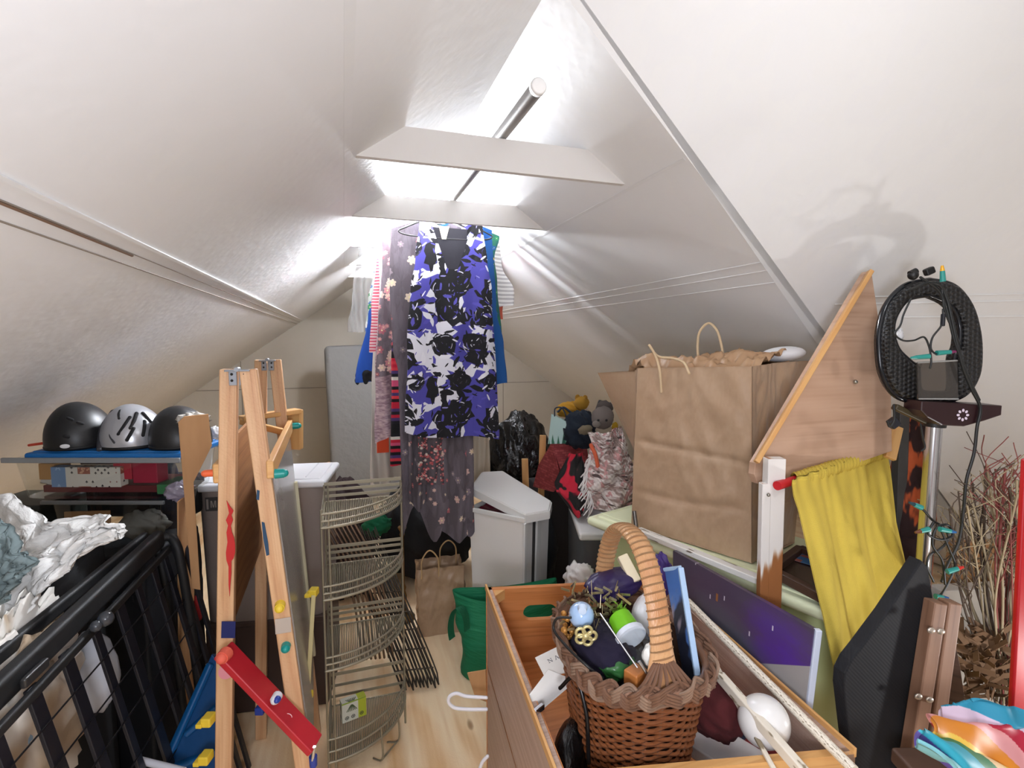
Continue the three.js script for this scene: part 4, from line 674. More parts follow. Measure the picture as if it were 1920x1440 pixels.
// cloths and bags at the far left
{
  const pile = solo('duffel_bag', 'large black soft duffel bag under the white sheet at the far left', 'bag', blob(V(-0.92, 0.44, -1.02), 0.26, 0.45, 0.3, 0.08, 1.6, 0, 46, 0.97), blackSoft);
  solo('suitcase', 'black ridged suitcase lying between the white sheet and the folding gate', 'suitcase', [box(V(-0.84, 0.425, -1.55), 0.36, 0.85, 0.44, 0.1, 0.05), box(V(-0.84, 0.845, -1.55), 0.34, 0.02, 0.42, 0.1, 0.009), tube([V(-0.84, 0.85, -1.42), V(-0.84, 0.885, -1.48), V(-0.84, 0.885, -1.6), V(-0.84, 0.85, -1.66)], 0.009)], blackSoft);
  const fold = (u, v, a) => 0.022 * nz(u * 4 + v * 2, v * 3, a) + 0.022 * Math.sin(u * 11 + v * 9 + 3 * nz(u * 3, v * 3, a)) * nz(v * 2, u * 3, a + 4) + 0.007 * nz(u * 13 + 4 * v, v * 8, a) + 0.002 * nz(u * 26, v * 20, a);
  const edge = [[-60, 925, 1.25], [10, 928, 1.25], [62, 962, 1.22], [110, 972, 1.2], [165, 968, 1.2], [205, 968, 1.19], [231, 990, 1.17]];
  const lower = [[-60, 1150, 1.0], [20, 1165, 0.98], [55, 1140, 1.0], [88, 1100, 1.03], [112, 1078, 1.06], [150, 1038, 1.1], [226, 1004, 1.14]];
  const along = (P, u) => { const k = u * (P.length - 1), i = Math.min(P.length - 2, Math.floor(k)), f = sm(k - i) * 0.4 + (k - i) * 0.6; return [0, 1, 2].map((n) => mix(P[i][n], P[i + 1][n], f)); };
  solo('bed_sheet', 'crumpled white bed sheet draped over the black bags at the far left', 'sheet', sheet((u, v) => { const a = along(edge, u), b = along(lower, u), p = at(mix(a[0], b[0], v), mix(a[1], b[1], v), mix(a[2], b[2], v)); p.y += (fold(u * 1.5, v, 1)) * (0.35 + Math.sin(v * 3.14)); return p.addScaledVector(FW, fold(u * 2, v * 2, 7) * 1.2); }, 70, 60, 0.006, 1, 1), M(0xe9e8e5, { roughness: 0.95, bump: N1, bs: 0.004 }));
  const e2 = [[-60, 955, 1.1], [-10, 962, 1.1], [14, 985, 1.09], [40, 1030, 1.06], [66, 1058, 1.03]], l2 = [[-60, 1150, 0.93], [-20, 1140, 0.94], [10, 1128, 0.96], [30, 1100, 0.98], [44, 1078, 1.0]];
  solo('shirt', 'faded blue green garment lying on the white sheet at the left edge', 'shirt', sheet((u, v) => { const a = along(e2, u), b = along(l2, u), p = at(mix(a[0], b[0], v), mix(a[1], b[1], v), mix(a[2], b[2], v) - 0.02); return p.addScaledVector(FW, fold(u * 1.6 + 3, v * 2, 12) * 0.9 - 0.012 * Math.sin(v * 3.1)); }, 44, 44, 0.008), M(0x7d8e90, clothBump));
  solo('pillow', 'plump white pillow behind the bars of the folding gate', 'pillow', blob(at(172, 1262, 1.17), 0.06, 0.1, 0.04, 0.12, 1.6, CAMTURN, 36), M(0xcfd3dd, clothBump));
  solo('quilt', 'bunched white and beige quilt behind the gate at the bottom left', 'quilt', blob(at(62, 1345, 0.97).add(V(-0.035, -0.03, 0)), 0.06, 0.23, 0.22, 0.34, 3.4, 0, 64), M(0xffffff, { map: tex(256, 256, (u, v) => mixc(hex(0xece8e0), hex(0xb8a288), step(0.58, 0.7, fb(u, v, 4, 4, 141, 3))), 1, 1), roughness: 0.9 }));
  solo('blanket', 'light blue blanket edge at the bottom left corner behind the gate', 'blanket', blob(at(2, 1410, 0.92), 0.045, 0.14, 0.04, 0.2, 2, 0, 30), M(0x8fa7b8, clothBump));
  solo('pipe', 'short white plastic pipe lying at the bottom beside the gate', 'pipe', rod(at(264, 1426, 1.12), at(345, 1446, 1.1), 0.008, 0.008, 14), M(0xcfd0d8, { roughness: 0.35 }));
  // blue plastic toy frame beside the easel
  const q = (u, v) => at(u, v, mix(1.33, 1.2, (v - 1220) / 220)), poly = [[398, 1226], [412, 1240], [412, 1446], [308, 1446], [322, 1400], [350, 1330]];
  const tb = thing('plastic_toy', 'flat blue plastic toy leaning between the gate and the easel', 'toy', q(360, 1440).setY(0));
  part(tb, 'panel', slab(poly.map(([u, v]) => q(u, v)), 0.03, 0.004), navyPlastic);
  for (const [p0, p1] of [[[400, 1238], [322, 1412]], [[412, 1318], [352, 1372]], [[414, 1400], [330, 1432]]]) part(tb, 'ridge', bar(q(...p0).addScaledVector(FW, -0.012), q(...p1).addScaledVector(FW, -0.012), 0.016, 0.02, UP, 0.006), M(0x0f5288, { roughness: 0.35 }));
  solo('fabric_bundle', 'dark navy fabric bundle on the floor behind the gate and beside the taupe bin', 'fabric', blob(W(-1.22, 1.78, 0.46), 0.09, 0.5, 0.09, 0.12, 2, 0, 40, 0.95), M(0x0e1626, clothBump));
  solo('toy', 'small red plastic toy wedged between the gate and the tall taupe bin', 'toy', blob(at(371, 1143, 1.58), 0.014, 0.045, 0.014, 0.3, 2.4, 0, 22), M(0xa51f2a));
}
// ---------------------------------------------------------------- middle background: trash bag, brick box, toys, blankets
{
  solo('trash_bag', 'full black plastic trash bag against the back of the attic', 'bag', blob(at(972, 850, 3.3).setY(0.46), 0.23, 0.47, 0.2, 0.16, 1.8, 0, 70, 0.96), blackGloss);
  for (const [u0, v0, u1, v1, w, d, lb] of [[984, 860, 990, 912, 0.035, 2.7, 'short light wooden slat standing beside the red brick patterned box'], [1018, 816, 1012, 880, 0.036, 2.86, 'taller light wooden slat behind the red brick patterned box']])
    solo('plank', lb, 'plank', bar(at(u0, v0, d), ud(u1, d, 0.25), w, 0.016, RT), honey);
  const bt = draw(512, 512, (q, w, h) => { q.fillStyle = '#7c2a2c'; q.fillRect(0, 0, w, h); for (let r = 0; r < 16; r++) for (let c = -1; c < 9; c++) { q.fillStyle = ['#8c3134', '#97393a', '#83292d', '#a14443'][Math.floor(hash(r, c, 9) * 4)]; q.fillRect(c * 64 + (r % 2) * 32 + 3, r * 32 + 3, 58, 26); } }, 5, 5);
  const bm = M(0xffffff, { map: bt, roughness: 0.7 });
  const o = at(1062, 905, 2.62), L = loc(o.clone(), CAMTURN + 0.55);
  const t = thing('play_box', 'dark red cardboard box printed with a brick pattern, tilted among the toys', 'box', o.clone().add(V(0, -0.05, 0)));
  const P = [at(1036, 830, 2.62), at(1098, 828, 2.66), at(1108, 880, 2.6), at(1052, 888, 2.5), at(1012, 920, 2.6)];
  part(t, 'front', slab([at(1034, 830, 2.6), at(1100, 828, 2.62), at(1112, 905, 2.55), at(1062, 908, 2.5)], 0.006), bm);
  part(t, 'side', slab([at(1034, 830, 2.6), at(1062, 908, 2.5), at(1042, 922, 2.56), at(1002, 912, 2.75), at(1018, 872, 2.72)], 0.006), bm);
  part(t, 'back', slab([at(1036, 832, 2.7), at(1100, 830, 2.72), at(1110, 900, 2.72), at(1010, 905, 2.82)], 0.006), bm);
  solo('storage_box', 'dark woven box under the red brick patterned box', 'box', box(at(1050, 940, 3.0).setY(0.28), 0.3, 0.56, 0.3, CAMTURN + 0.4, 0.01), M(0x1f1a1a, { roughness: 0.8, bump: WEAVE, bs: 0.002 }));
  // grey bin with white lid
  const H = 0.63, c = hp(1086, 1002, H), bo = c.clone().addScaledVector(RT, 0.118).addScaledVector(FW, 0.31).setY(0), L2 = loc(bo, CAMTURN);
  const b = thing('storage_bin', 'dark grey storage bin with a white lid under the knitted blanket', 'bin', bo);
  part(b, 'tub', tub(bo, 0.2, H - 0.02, 0.56, CAMTURN, 0.004, 0.06), M(0x4a4d52, { roughness: 0.5 }));
  part(b, 'lid', box(L2(0, H - 0.012, 0), 0.235, 0.034, 0.62, CAMTURN, 0.012), M(0xdddcda), 'white lid');
  solo('plastic_bag', 'small white plastic bag with a red mark behind the rim of the crate', 'bag', blob(at(1086, 1085, 1.78), 0.05, 0.055, 0.05, 0.35, 2.6, 0, 30), M(0xd7d3d0, { roughness: 0.35 }));
  solo('duffel_bag', 'dark duffel bag in the shadow between the grey trash bin and the grey storage bin', 'bag', blob(at(1012, 1030, 2.72).setY(0.24), 0.085, 0.25, 0.12, 0.2, 2, 0, 36, 0.95), blackSoft);
  solo('duffel_bag', 'black soft bag in the dark behind the small paper bag and candlestick', 'bag', blob(at(800, 1040, 3.0).setY(0.27), 0.27, 0.29, 0.22, 0.2, 2, 0, 44, 0.93), blackSoft);
  solo('duffel_bag', 'dark bag behind the upper tiers of the corner shelf', 'bag', blob(at(645, 1010, 2.75).setY(0.3), 0.17, 0.34, 0.2, 0.2, 2, 0, 40, 0.93), M(0x2a1618, clothBump));
  solo('fabric_bundle', 'green fabric bundle seen through the corner shelf below the kimono', 'fabric', blob(at(706, 985, 2.5), 0.07, 0.055, 0.05, 0.3, 2.5, 0, 30), M(0x0c6a44, clothBump));
  // knitted blanket heap and the red and black cloth
  const knitB = tex(256, 256, (u, v) => 0.5 + 0.5 * Math.sin(u * 40 * 3.1416) * Math.sin(v * 40 * 3.1416), 1, 1, false);
  const knit = M(0xffffff, { map: tex(256, 256, (u, v) => { const a = fb(u, v, 10, 26, 151, 3); let k = mixc(hex(0xd6cac4), hex(0x9a837c), step(0.45, 0.62, a)); k = mixc(k, hex(0xc08f8c), step(0.62, 0.7, fb(u, v, 16, 16, 157, 3))); return mixc(k, hex(0x5b4a46), step(0.68, 0.76, fb(u, v, 6, 14, 159, 3))); }, 1.4, 1.4), bump: knitB, bs: 0.006, roughness: 0.95 });
  const kt = thing('blanket', 'knitted cream and pink blanket with white fringe heaped on the grey storage bin', 'blanket', hp(1135, 960, H));
  const oL = [[1104, 812, 2.3], [1112, 835, 2.25], [1098, 870, 2.18], [1096, 905, 2.12], [1110, 950, 2.06]], oR = [[1162, 800, 2.3], [1176, 840, 2.22], [1186, 880, 2.15], [1192, 915, 2.1], [1188, 955, 2.04]];
  const along = (P, k) => { k *= P.length - 1; const i = Math.min(P.length - 2, Math.floor(k)); return [0, 1, 2].map((n) => mix(P[i][n], P[i + 1][n], k - i)); };
  part(kt, 'body', sheet((u, v) => { const a = along(oL, v), b2 = along(oR, v), p = at(mix(a[0], b2[0], u), mix(a[1], b2[1], u), mix(a[2], b2[2], u)); const k = Math.sin(u * 3.14); return p.addScaledVector(FW, -0.07 * k + 0.03 * nz(u * 4, v * 6, 2) + 0.02 * Math.sin(v * 14 + u * 9) * k).add(V(0, 0.012 * nz(u * 6, v * 5, 8), 0)); }, 48, 56, 0.012, 0.6, 0.9), knit);
  part(kt, 'core', blob(at(1146, 905, 2.3), 0.1, 0.19, 0.12, 0.15, 2, 0, 36), knit);
  const fr = []; for (let i = 0; i < 34; i++) { const k = i / 33, a = along(oL, 0.35 + k * 0.6), p = at(a[0] + 4, a[1], a[2] - 0.02); fr.push(tube([p, p.clone().add(V(rnd(-0.03, 0.0), -0.02, 0.015)), p.clone().add(V(rnd(-0.05, -0.01), -0.05 - rnd(0.03), 0.02))], 0.0028, false, 6, 5)); }
  stuffPart(part(kt, 'fringe', fr, M(0xd9d3cf, { roughness: 0.95 })));
  part(kt, 'border', tube([at(1108, 835, 2.2), at(1116, 852, 2.17), at(1122, 880, 2.13)], 0.009, false, 16, 8), M(0xd8643e, clothBump), 'orange knitted border');
  const rb = cloth(tex(128, 128, (u, v) => mixc(hex(0xb8142e), hex(0x14100f), step(0.48, 0.54, fb(u, v, 3, 3, 163, 2))), 4, 4));
  solo('scarf', 'red and black patterned cloth hanging over the corner of the grey storage bin', 'scarf', sheet((u, v) => { const l = along([[1068, 850, 2.35], [1040, 905, 2.3], [1044, 922, 2.25], [1080, 968, 2.15]], v), r = along([[1092, 848, 2.35], [1098, 895, 2.25], [1100, 930, 2.14], [1092, 962, 2.08]], v); return at(mix(l[0], r[0], u), mix(l[1], r[1], u), mix(l[2], r[2], u)).addScaledVector(FW, -0.03 * Math.sin(u * 3.14) + 0.02 * nz(u * 5, v * 5, 3)); }, 24, 30, 0.006, 0.3, 0.4), rb);
  // toys
  const plush = (c) => M(c, { roughness: 1, bump: N2, bs: 0.006 });
  const y = thing('plush_toy', 'yellow plush toy lying behind the pale gift bag', 'toy', at(1072, 785, 2.75));
  part(y, 'body', blob(at(1070, 768, 2.75), 0.075, 0.045, 0.05, 0.2, 2.5, 0, 30), plush(0xd9a02a)); part(y, 'head', blob(at(1090, 756, 2.72), 0.04, 0.036, 0.036, 0.15, 2, 0, 24), plush(0xdba431));
  for (const [u, v] of [[1083, 746], [1097, 747]]) part(y, 'ear', blob(at(u, v, 2.72), 0.014, 0.018, 0.012, 0.1, 2, 0, 14), plush(0xd39a2a));
  part(y, 'strap', tube([at(1046, 772, 2.66), at(1056, 764, 2.66), at(1072, 774, 2.66), at(1088, 776, 2.67)], 0.006), M(0x1c2838));
  const g = thing('plush_toy', 'grey knitted plush animal beside the pale gift bag', 'toy', at(1130, 810, 2.45));
  part(g, 'head', blob(at(1130, 783, 2.45), 0.055, 0.055, 0.05, 0.1, 2, 0, 30), plush(0x8f837c)); part(g, 'hood', blob(at(1134, 764, 2.5), 0.04, 0.035, 0.035, 0.15, 2, 0, 22), plush(0x6f625c));
  for (const u of [1122, 1137]) part(g, 'eye', ball(at(u, 788, 2.4), 0.006), black);
  part(g, 'muzzle', blob(at(1118, 795, 2.41), 0.02, 0.016, 0.018, 0.1, 2, 0, 16), plush(0xc9bcae));
  solo('jacket', 'dark navy cloth bundle between the gift bag and the grey plush animal', 'fabric', blob(at(1088, 805, 2.56), 0.085, 0.095, 0.07, 0.3, 2.4, 0, 36), M(0x17212f, clothBump));
  solo('plush_toy', 'small beige plush limb lying under the grey plush animal', 'toy', blob(at(1098, 806, 2.42), 0.04, 0.022, 0.022, 0.3, 2.5, 0.3, 22), plush(0xb9a888));
  solo('plush_toy', 'tiny yellow duck coloured toy resting on the top of the knitted blanket', 'toy', blob(at(1153, 800, 2.38), 0.015, 0.02, 0.014, 0.15, 2, 0, 18), plush(0xe2b21f));
  solo('umbrella', 'black folded item sticking up behind the grey plush animal', 'umbrella', bar(at(1112, 790, 2.6), at(1126, 750, 2.62), 0.022, 0.018, FW, 0.006), black);
  const gb = thing('gift_bag', 'pale mint gift bag with printed fir trees standing on the brick patterned box', 'bag', at(1050, 830, 2.6));
  const gt = draw(256, 256, (q, w, h) => { q.fillStyle = '#bcd8d4'; q.fillRect(0, 0, w, h); for (let i = 0; i < 14; i++) { const x = hash(i, 1, 4) * w, s = 20 + hash(i, 2, 4) * 40; q.fillStyle = ['#3f7d63', '#2f6552', '#6fa08c'][i % 3]; q.beginPath(); q.moveTo(x, h - s * 2.2); q.lineTo(x + s * 0.4, h); q.lineTo(x - s * 0.4, h); q.fill(); } }, 6, 6);
  part(gb, 'front_panel', slab([at(1034, 776, 2.58), at(1074, 796, 2.52), at(1060, 832, 2.54), at(1028, 832, 2.6)], 0.003), M(0xffffff, { map: gt, roughness: 0.35 })); part(gb, 'back_panel', slab([at(1034, 776, 2.66), at(1074, 792, 2.62), at(1062, 830, 2.62), at(1030, 830, 2.68)], 0.003), M(0xa9c4c0));
  part(gb, 'handle', tube([at(1040, 780, 2.57), at(1041, 766, 2.58), at(1052, 764, 2.57), at(1060, 776, 2.55), at(1063, 790, 2.54)], 0.0035), M(0x1c2838));
}
// ---------------------------------------------------------------- green bin with the shopping bag
{
  const H = 0.75, a = hp(1098, 968, H), e = hp(1562, 1152, H), x = e.clone().sub(a), w = x.length(); x.normalize(); const z = x.clone().cross(UP), turn = Math.atan2(-x.z, x.x), d = 0.44;
  const o = mid(a, e).addScaledVector(z, -d / 2).setY(0), L = loc(o, turn);
  const gm = M(0xc6d29c, { roughness: 0.4 }), gl = M(0xf0f6cf, { roughness: 0.38 });
  const t = thing('storage_bin', 'large pale green storage bin with a lid carrying the big brown paper bag', 'bin', o.clone());
  part(t, 'tub', tub(o, w * 0.88, H - 0.03, d * 0.86, turn, 0.005, 0.07, 0.05), gm);
  const lid = part(t, 'lid', [box(L(0, H - 0.016, 0), w, 0.034, d, turn, 0.016), box(L(0, H + 0.0, 0), w * 0.93, 0.014, d * 0.86, turn, 0.006)], gl, 'pale lime lid');
  part(lid, 'rib', [bar(L(-w * 0.47, H + 0.006, d * 0.36), L(w * 0.45, H + 0.006, d * 0.36), 0.006, 0.012), bar(L(-w * 0.455, H + 0.006, d * 0.36), L(-w * 0.455, H + 0.006, -d * 0.38), 0.006, 0.012)], gl);
  // the bag: bottom and top corners
  const B0 = hp(1184, 986, H + 0.012), B1 = hp(1409, 1056, H + 0.012), dz = z.clone().multiplyScalar(-0.25), hBag = 0.545;
  const T0 = at(1196, 690, 1.74), T1 = at(1410, 687, 1.46), TB0 = at(1121, 699, 1.93), TB1 = at(1520, 676, 1.62);
  const bag = thing('paper_bag', 'large creased brown paper shopping bag full of crumpled paper on the green bin', 'bag', mid(B0, B1).addScaledVector(z, -0.12).setY(H + 0.008));
  const B2 = B1.clone().add(dz), B3 = B0.clone().add(dz).addScaledVector(x, -0.07);
  const crease = (u, v, k) => 0.008 * nz(u * 2, v * 2, k) - 0.010 * Math.abs(nz(u * 4 + v * 2, v * 3, k + 3)) - 0.007 * Math.abs(nz(u * 7 - v * 5, v * 4 + u * 3, k + 9)) - 0.006 * Math.exp(-(((v - 0.24 + 0.02 * Math.sin(u * 5)) / 0.02) ** 2)) - 0.007 * Math.exp(-(((v - 0.55 + 0.05 * u) / 0.015) ** 2));
  const panel = (p00, p10, p11, p01, out, k, am = 1, gus = 0) => sheet((u, v) => { const p = mid(mid(p00, p10, u), mid(p01, p11, u), v), ed = Math.min(1, Math.min(u, 1 - u) * 9); return p.addScaledVector(out, am * ed * (crease(u, v, k) * 1.3 + 0.006 * Math.sin(v * 3)) + gus * (1 - Math.abs(u - 0.5) * 2) * step(0.1, 0.9, v)); }, 60, 60, 0.0018, 0.4, 0.56);
  const front = z.clone(), right = x.clone();
  const bagMat = M(0xffffff, { map: kraftTex, roughness: 0.4, clearcoat: 0.4, clearcoatRoughness: 0.38, bump: N1, bs: 0.002 });
  part(bag, 'front_panel', panel(B0, B1, T1, T0, front, 1), bagMat);
  part(bag, 'back_panel', panel(B3, B2, TB1, TB0, front.clone().negate(), 2), bagMat);
  part(bag, 'gusset', panel(B3, B0, T0, TB0, right.clone().negate(), 3, 1, -0.07), bagMat);
  part(bag, 'gusset', panel(B1, B2, TB1, T1, right, 4, 1, -0.02), bagMat);
  part(bag, 'bottom', prism([B0, B1, B2, B3], V(0, 1, 0), 0.003), bagMat);
  for (const [pts, n] of [[[[1312, 690, 1.75], [1308, 650, 1.78], [1312, 622, 1.78], [1328, 606, 1.78], [1342, 616, 1.76], [1352, 645, 1.74], [1358, 690, 1.72]]], [[[1240, 735, 1.67], [1236, 690, 1.67], [1228, 665, 1.7], [1216, 645, 1.72], [1222, 655, 1.72], [1234, 668, 1.7], [1262, 672, 1.65], [1282, 680, 1.6], [1292, 700, 1.56]]]]) part(bag, 'handle', tube(pts.map((q) => at(...q)), 0.0042, false, 60, 8), M(0xd7bd98, { roughness: 0.8 }));
  const tc = mid(mid(T0, T1), mid(TB0, TB1));
  solo('packing_paper', 'crumpled tan packing paper rising out of the top of the big paper bag', 'paper', sheet((u, v) => { const p = mid(mid(T0, T1, 0.12 + u * 0.86), mid(TB0, TB1, 0.14 + u * 0.82), 0.08 + v * 0.84); p.y += -0.03 + 0.06 * Math.sin(v * 3.1) + 0.05 * Math.abs(nz(u * 5, v * 4, 2)) - 0.035 * Math.abs(nz(u * 11, v * 8, 5)); return p; }, 70, 34, 0.002, 0.4, 0.2), M(0xffffff, { map: kraftTex, color: 0xfff4e6, roughness: 0.4 }));
  const wp = at(1468, 664, 1.62); solo('lid', 'white rounded plastic lid poking out of the big paper bag', 'lid', new THREE.SphereGeometry(1, 28, 16).scale(0.068, 0.024, 0.05).rotateZ(0.1).rotateY(CAMTURN).translate(wp.x, wp.y, wp.z), whitePlastic);
  // strips, frame and rod on the lid
  const s0 = hp(1196, 994, H + 0.02), s1 = hp(1425, 1088, H + 0.02);
  solo('wood_strip', 'chipped white painted wooden strip lying along the front of the green lid', 'strip', bar(s0, s1, 0.018, 0.03, UP, 0.003), whitePaintWood);
  solo('metal_rod', 'short grey metal rod standing up at the left front of the paper bag', 'rod', rod(at(1189, 958, 1.66), at(1199, 1035, 1.62), 0.0068, 0.0068, 14), M(0x77736e, { metalness: 0.8, roughness: 0.35 }));
  const fr = thing('picture_frame', 'dark brown picture frame lying on the green lid right of the white post', 'frame', hp(1500, 1090, H + 0.01)), fp = [hp(1446, 1070, H + 0.03), hp(1556, 1128, H + 0.03), hp(1600, 1075, H + 0.03), hp(1500, 1030, H + 0.03)];
  fp.forEach((p, i) => part(fr, 'side', bar(p, fp[(i + 1) % 4], 0.024, 0.022, UP, 0.003), darkWood)); part(fr, 'picture', slab(fp.map((p) => p.clone().setY(H + 0.022)), 0.004), M(0x3a2a22, { roughness: 0.25 }));
  solo('book', 'small blue and red picture card lying inside the dark frame', 'card', slab([hp(1490, 1050, H + 0.026), hp(1530, 1062, H + 0.026), hp(1545, 1046, H + 0.026), hp(1506, 1036, H + 0.026)], 0.002), M(0xffffff, { map: tex(32, 32, (u, v) => hash(Math.floor(u * 6), Math.floor(v * 6), 4) > 0.5 ? hex(0x3b6ea0) : hex(0xa0584a), 12, 12) }));
}
// ---------------------------------------------------------------- wooden crate and what it holds
const CH = 0.65;
{
  const a = hp(911, 1100, CH), b = hp(1046, 1462, CH), c = hp(1604, 1412, CH), dir = b.clone().sub(a), back = c.clone().sub(dir);
  const bc = a.clone().addScaledVector(c.clone().sub(b), 1);
  const t = thing('crate', 'large open topped wooden crate with hand holes in the foreground, full of belongings', 'crate', mid(a, c).setY(0)), th = 0.016;
  const w = c.clone().sub(b), wx = w.clone().normalize(), dx = dir.clone().normalize();
  const side = (p, q, inn) => prism([p, q, q.clone().setY(0.0), p.clone().setY(0.0)], inn, th);
  part(t, 'side_panel', side(a.clone().setY(CH - 0.002), b.clone().setY(CH - 0.002), wx), veneer); part(t, 'side_panel', side(bc.clone().setY(CH - 0.002), c.clone().setY(CH - 0.002), wx.clone().negate()), veneer);
  part(t, 'front_panel', side(b.clone().setY(CH - 0.002), c.clone().setY(CH - 0.002), dx.clone().negate()), honey);
  // back panel with a hand hole
  const bw = a.distanceTo(bc), sh = new THREE.Shape(); sh.moveTo(0, 0); sh.lineTo(bw, 0); sh.lineTo(bw, CH - 0.002); sh.lineTo(0, CH - 0.002); sh.lineTo(0, 0);
  const ho = new THREE.Path(), hx = 0.165, hw = 0.052, hy = CH - 0.082, hh = 0.024; ho.absellipse(hx - hw + hh, hy, hh, hh, Math.PI / 2, Math.PI * 1.5, false); ho.absellipse(hx + hw - hh, hy, hh, hh, -Math.PI / 2, Math.PI / 2, false); sh.holes.push(ho);
  part(t, 'back_panel', boxUV(new THREE.ExtrudeGeometry(sh, { depth: th, bevelEnabled: false })).applyMatrix4(basis(bc.clone().sub(a).normalize(), UP, bc.clone().sub(a).normalize().cross(UP), a.clone().setY(0))), oakIn);
  for (const [p, q] of [[a, b], [bc, c]]) part(t, 'rim', bar(p, q, 0.018, 0.006, UP, 0.001), honey);
  part(t, 'inner_lining', [prism([a, b, b.clone().setY(0.4), a.clone().setY(0.4)].map((p) => p.clone().addScaledVector(wx, th + 0.001).setY(Math.min(p.y, CH - 0.003))), wx, 0.002)], oakIn);
  part(t, 'bottom', prism([a, b, c, bc].map((p) => p.clone().setY(0.4)), V(0, 1, 0), 0.01), oakIn);
  part(t, 'corner_block', [prism([a, a.clone().addScaledVector(dx, 0.055), a.clone().addScaledVector(wx, 0.055)].map((p) => p.clone().setY(CH - 0.004).addScaledVector(wx, 0.016)), V(0, -1, 0), 0.03), prism([b, b.clone().addScaledVector(dx, -0.075), b.clone().addScaledVector(wx, 0.075)].map((p) => p.clone().setY(CH - 0.035).addScaledVector(wx, 0.016)), V(0, -1, 0), 0.03)], honey);
}
{
  // wicker basket: oval, long axis near the line of sight
  const o = W(0.245, 1.03, 0), y0 = 0.515, y1 = 0.775, ax = V(0, 0, 0).addScaledVector(FW, 0.985).addScaledVector(RT, -0.17).normalize(), bx2 = UP.clone().cross(ax).normalize();
  const rr = (k) => [mix(0.125, 0.165, k), mix(0.10, 0.132, k)], sq = (c, e = 0.75) => Math.sign(c) * Math.abs(c) ** e;
  const at2 = (th, y, out = 0) => { const k = (y - y0) / (y1 - y0), [A, B] = rr(k); return o.clone().addScaledVector(ax, sq(Math.cos(th)) * (A + out)).addScaledVector(bx2, sq(Math.sin(th)) * (B + out)).setY(y); };
  const t = thing('basket', 'brown woven wicker basket with a braided rim and an arched handle, standing in the crate', 'basket', o.clone().setY(y0));
  const wk = (s) => M(0xffffff, { map: tex(64, 64, (u, v) => mixc(hex(0xa8683e), hex(s), 0.3 + fb(u, v, 3, 12, 171, 3)), 3, 3), roughness: 0.38, bump: N2, bs: 0.0008 });
  const reed = wk(0x9c5a30), reed2 = wk(0x8a6a58), pale = wk(0xcfa173), pale2 = wk(0xcaa478), braid = wk(0xb09886);
  const rows = []; for (let r = 0; r < 31; r++) { const y = y0 + 0.006 + r * 0.0078, pts = []; for (let i = 0; i < 168; i++) { const th = i / 168 * Math.PI * 2; pts.push(at2(th, y + 0.0015 * Math.sin(th * 5 + r), 0.0035 * Math.sin(th * 42 / 2 + r * Math.PI))); } const c = new THREE.CatmullRomCurve3(pts, true); rows.push(new THREE.TubeGeometry(c, 168, 0.0039, 5, true)); }
  stuffPart(part(t, 'weave', rows, reed));
  for (let i = 0; i < 42; i++) { const th = i / 42 * Math.PI * 2; part(t, 'stake', rod(at2(th, y0), at2(th, y1), 0.0026, 0.0026, 6), reed2); }
  part(t, 'lining', sheetRing(80, 4, (th, k) => at2(th, mix(y0, y1 - 0.01, k), -0.007)), M(0x3f2413, { roughness: 0.9 }));
  part(t, 'base', lathe([[0, 0], [0.11, 0], [0.11, 0.008], [0, 0.008]], o.clone().setY(y0)), reed2);
  for (let s = 0; s < 3; s++) for (let q = 0; q < 4; q++) { const pts = []; for (let i = 0; i < 220; i++) { const th = i / 220 * Math.PI * 2, ph = th * 9 + s * 2.094, off = (q - 1.5) * 0.0064; pts.push(at2(th, y1 - 0.006 + 0.015 * Math.sin(ph) + off, 0.012 + 0.007 * Math.sin(2 * ph + 0.8))); } part(t, 'braid_strand', new THREE.TubeGeometry(new THREE.CatmullRomCurve3(pts, true), 240, 0.0034, 6, true), s === 1 ? braid : reed2); }
  part(t, 'rim_core', new THREE.TubeGeometry(new THREE.CatmullRomCurve3(Array.from({ length: 60 }, (_, i) => at2(i / 60 * 6.2832, y1 - 0.006, 0.006)), true), 120, 0.0125, 8, true), reed2);
  // handle: an arch along the long axis, flat band wound with splint
  const HT = 1.005, arch = (k) => { const a = mix(-1, 1, k), e = Math.sqrt(Math.max(0, 1 - Math.abs(a) ** 2.3)); return o.clone().addScaledVector(ax, -a * 0.158).addScaledVector(bx2, 0.0).setY(mix(y1 - 0.01, HT, e)); };
  const pa = []; for (let i = 0; i <= 40; i++) pa.push(arch(0.5 - 0.5 * Math.cos(i / 40 * Math.PI)));
  const cur = new THREE.CatmullRomCurve3(pa);
  part(t, 'handle', sheetRing(14, 70, (a, k) => { const p = cur.getPointAt(k), tg = cur.getTangentAt(k), nn = tg.clone().cross(bx2).normalize(), wide = 0.021 + 0.022 * Math.max(0, (Math.abs(k - 0.5) - 0.36) / 0.14) ** 1.5; return p.addScaledVector(bx2, Math.cos(a) * wide).addScaledVector(nn, Math.sin(a) * 0.009); }), pale);
  for (let i = 3; i < 40; i++) { const k = 0.06 + i * 0.0215, p = cur.getPointAt(Math.min(0.97, k)), tg = cur.getTangentAt(Math.min(0.97, k)), nn = tg.clone().cross(bx2).normalize(), ring = []; for (let j = 0; j < 14; j++) { const a = j / 14 * 6.283; ring.push(p.clone().addScaledVector(bx2, Math.cos(a) * 0.0215).addScaledVector(nn, Math.sin(a) * 0.0095).addScaledVector(tg, 0.003 * Math.cos(a))); } part(t, 'wrap', new THREE.TubeGeometry(new THREE.CatmullRomCurve3(ring, true), 28, 0.0017, 5, true), i % 2 ? pale : pale2); }
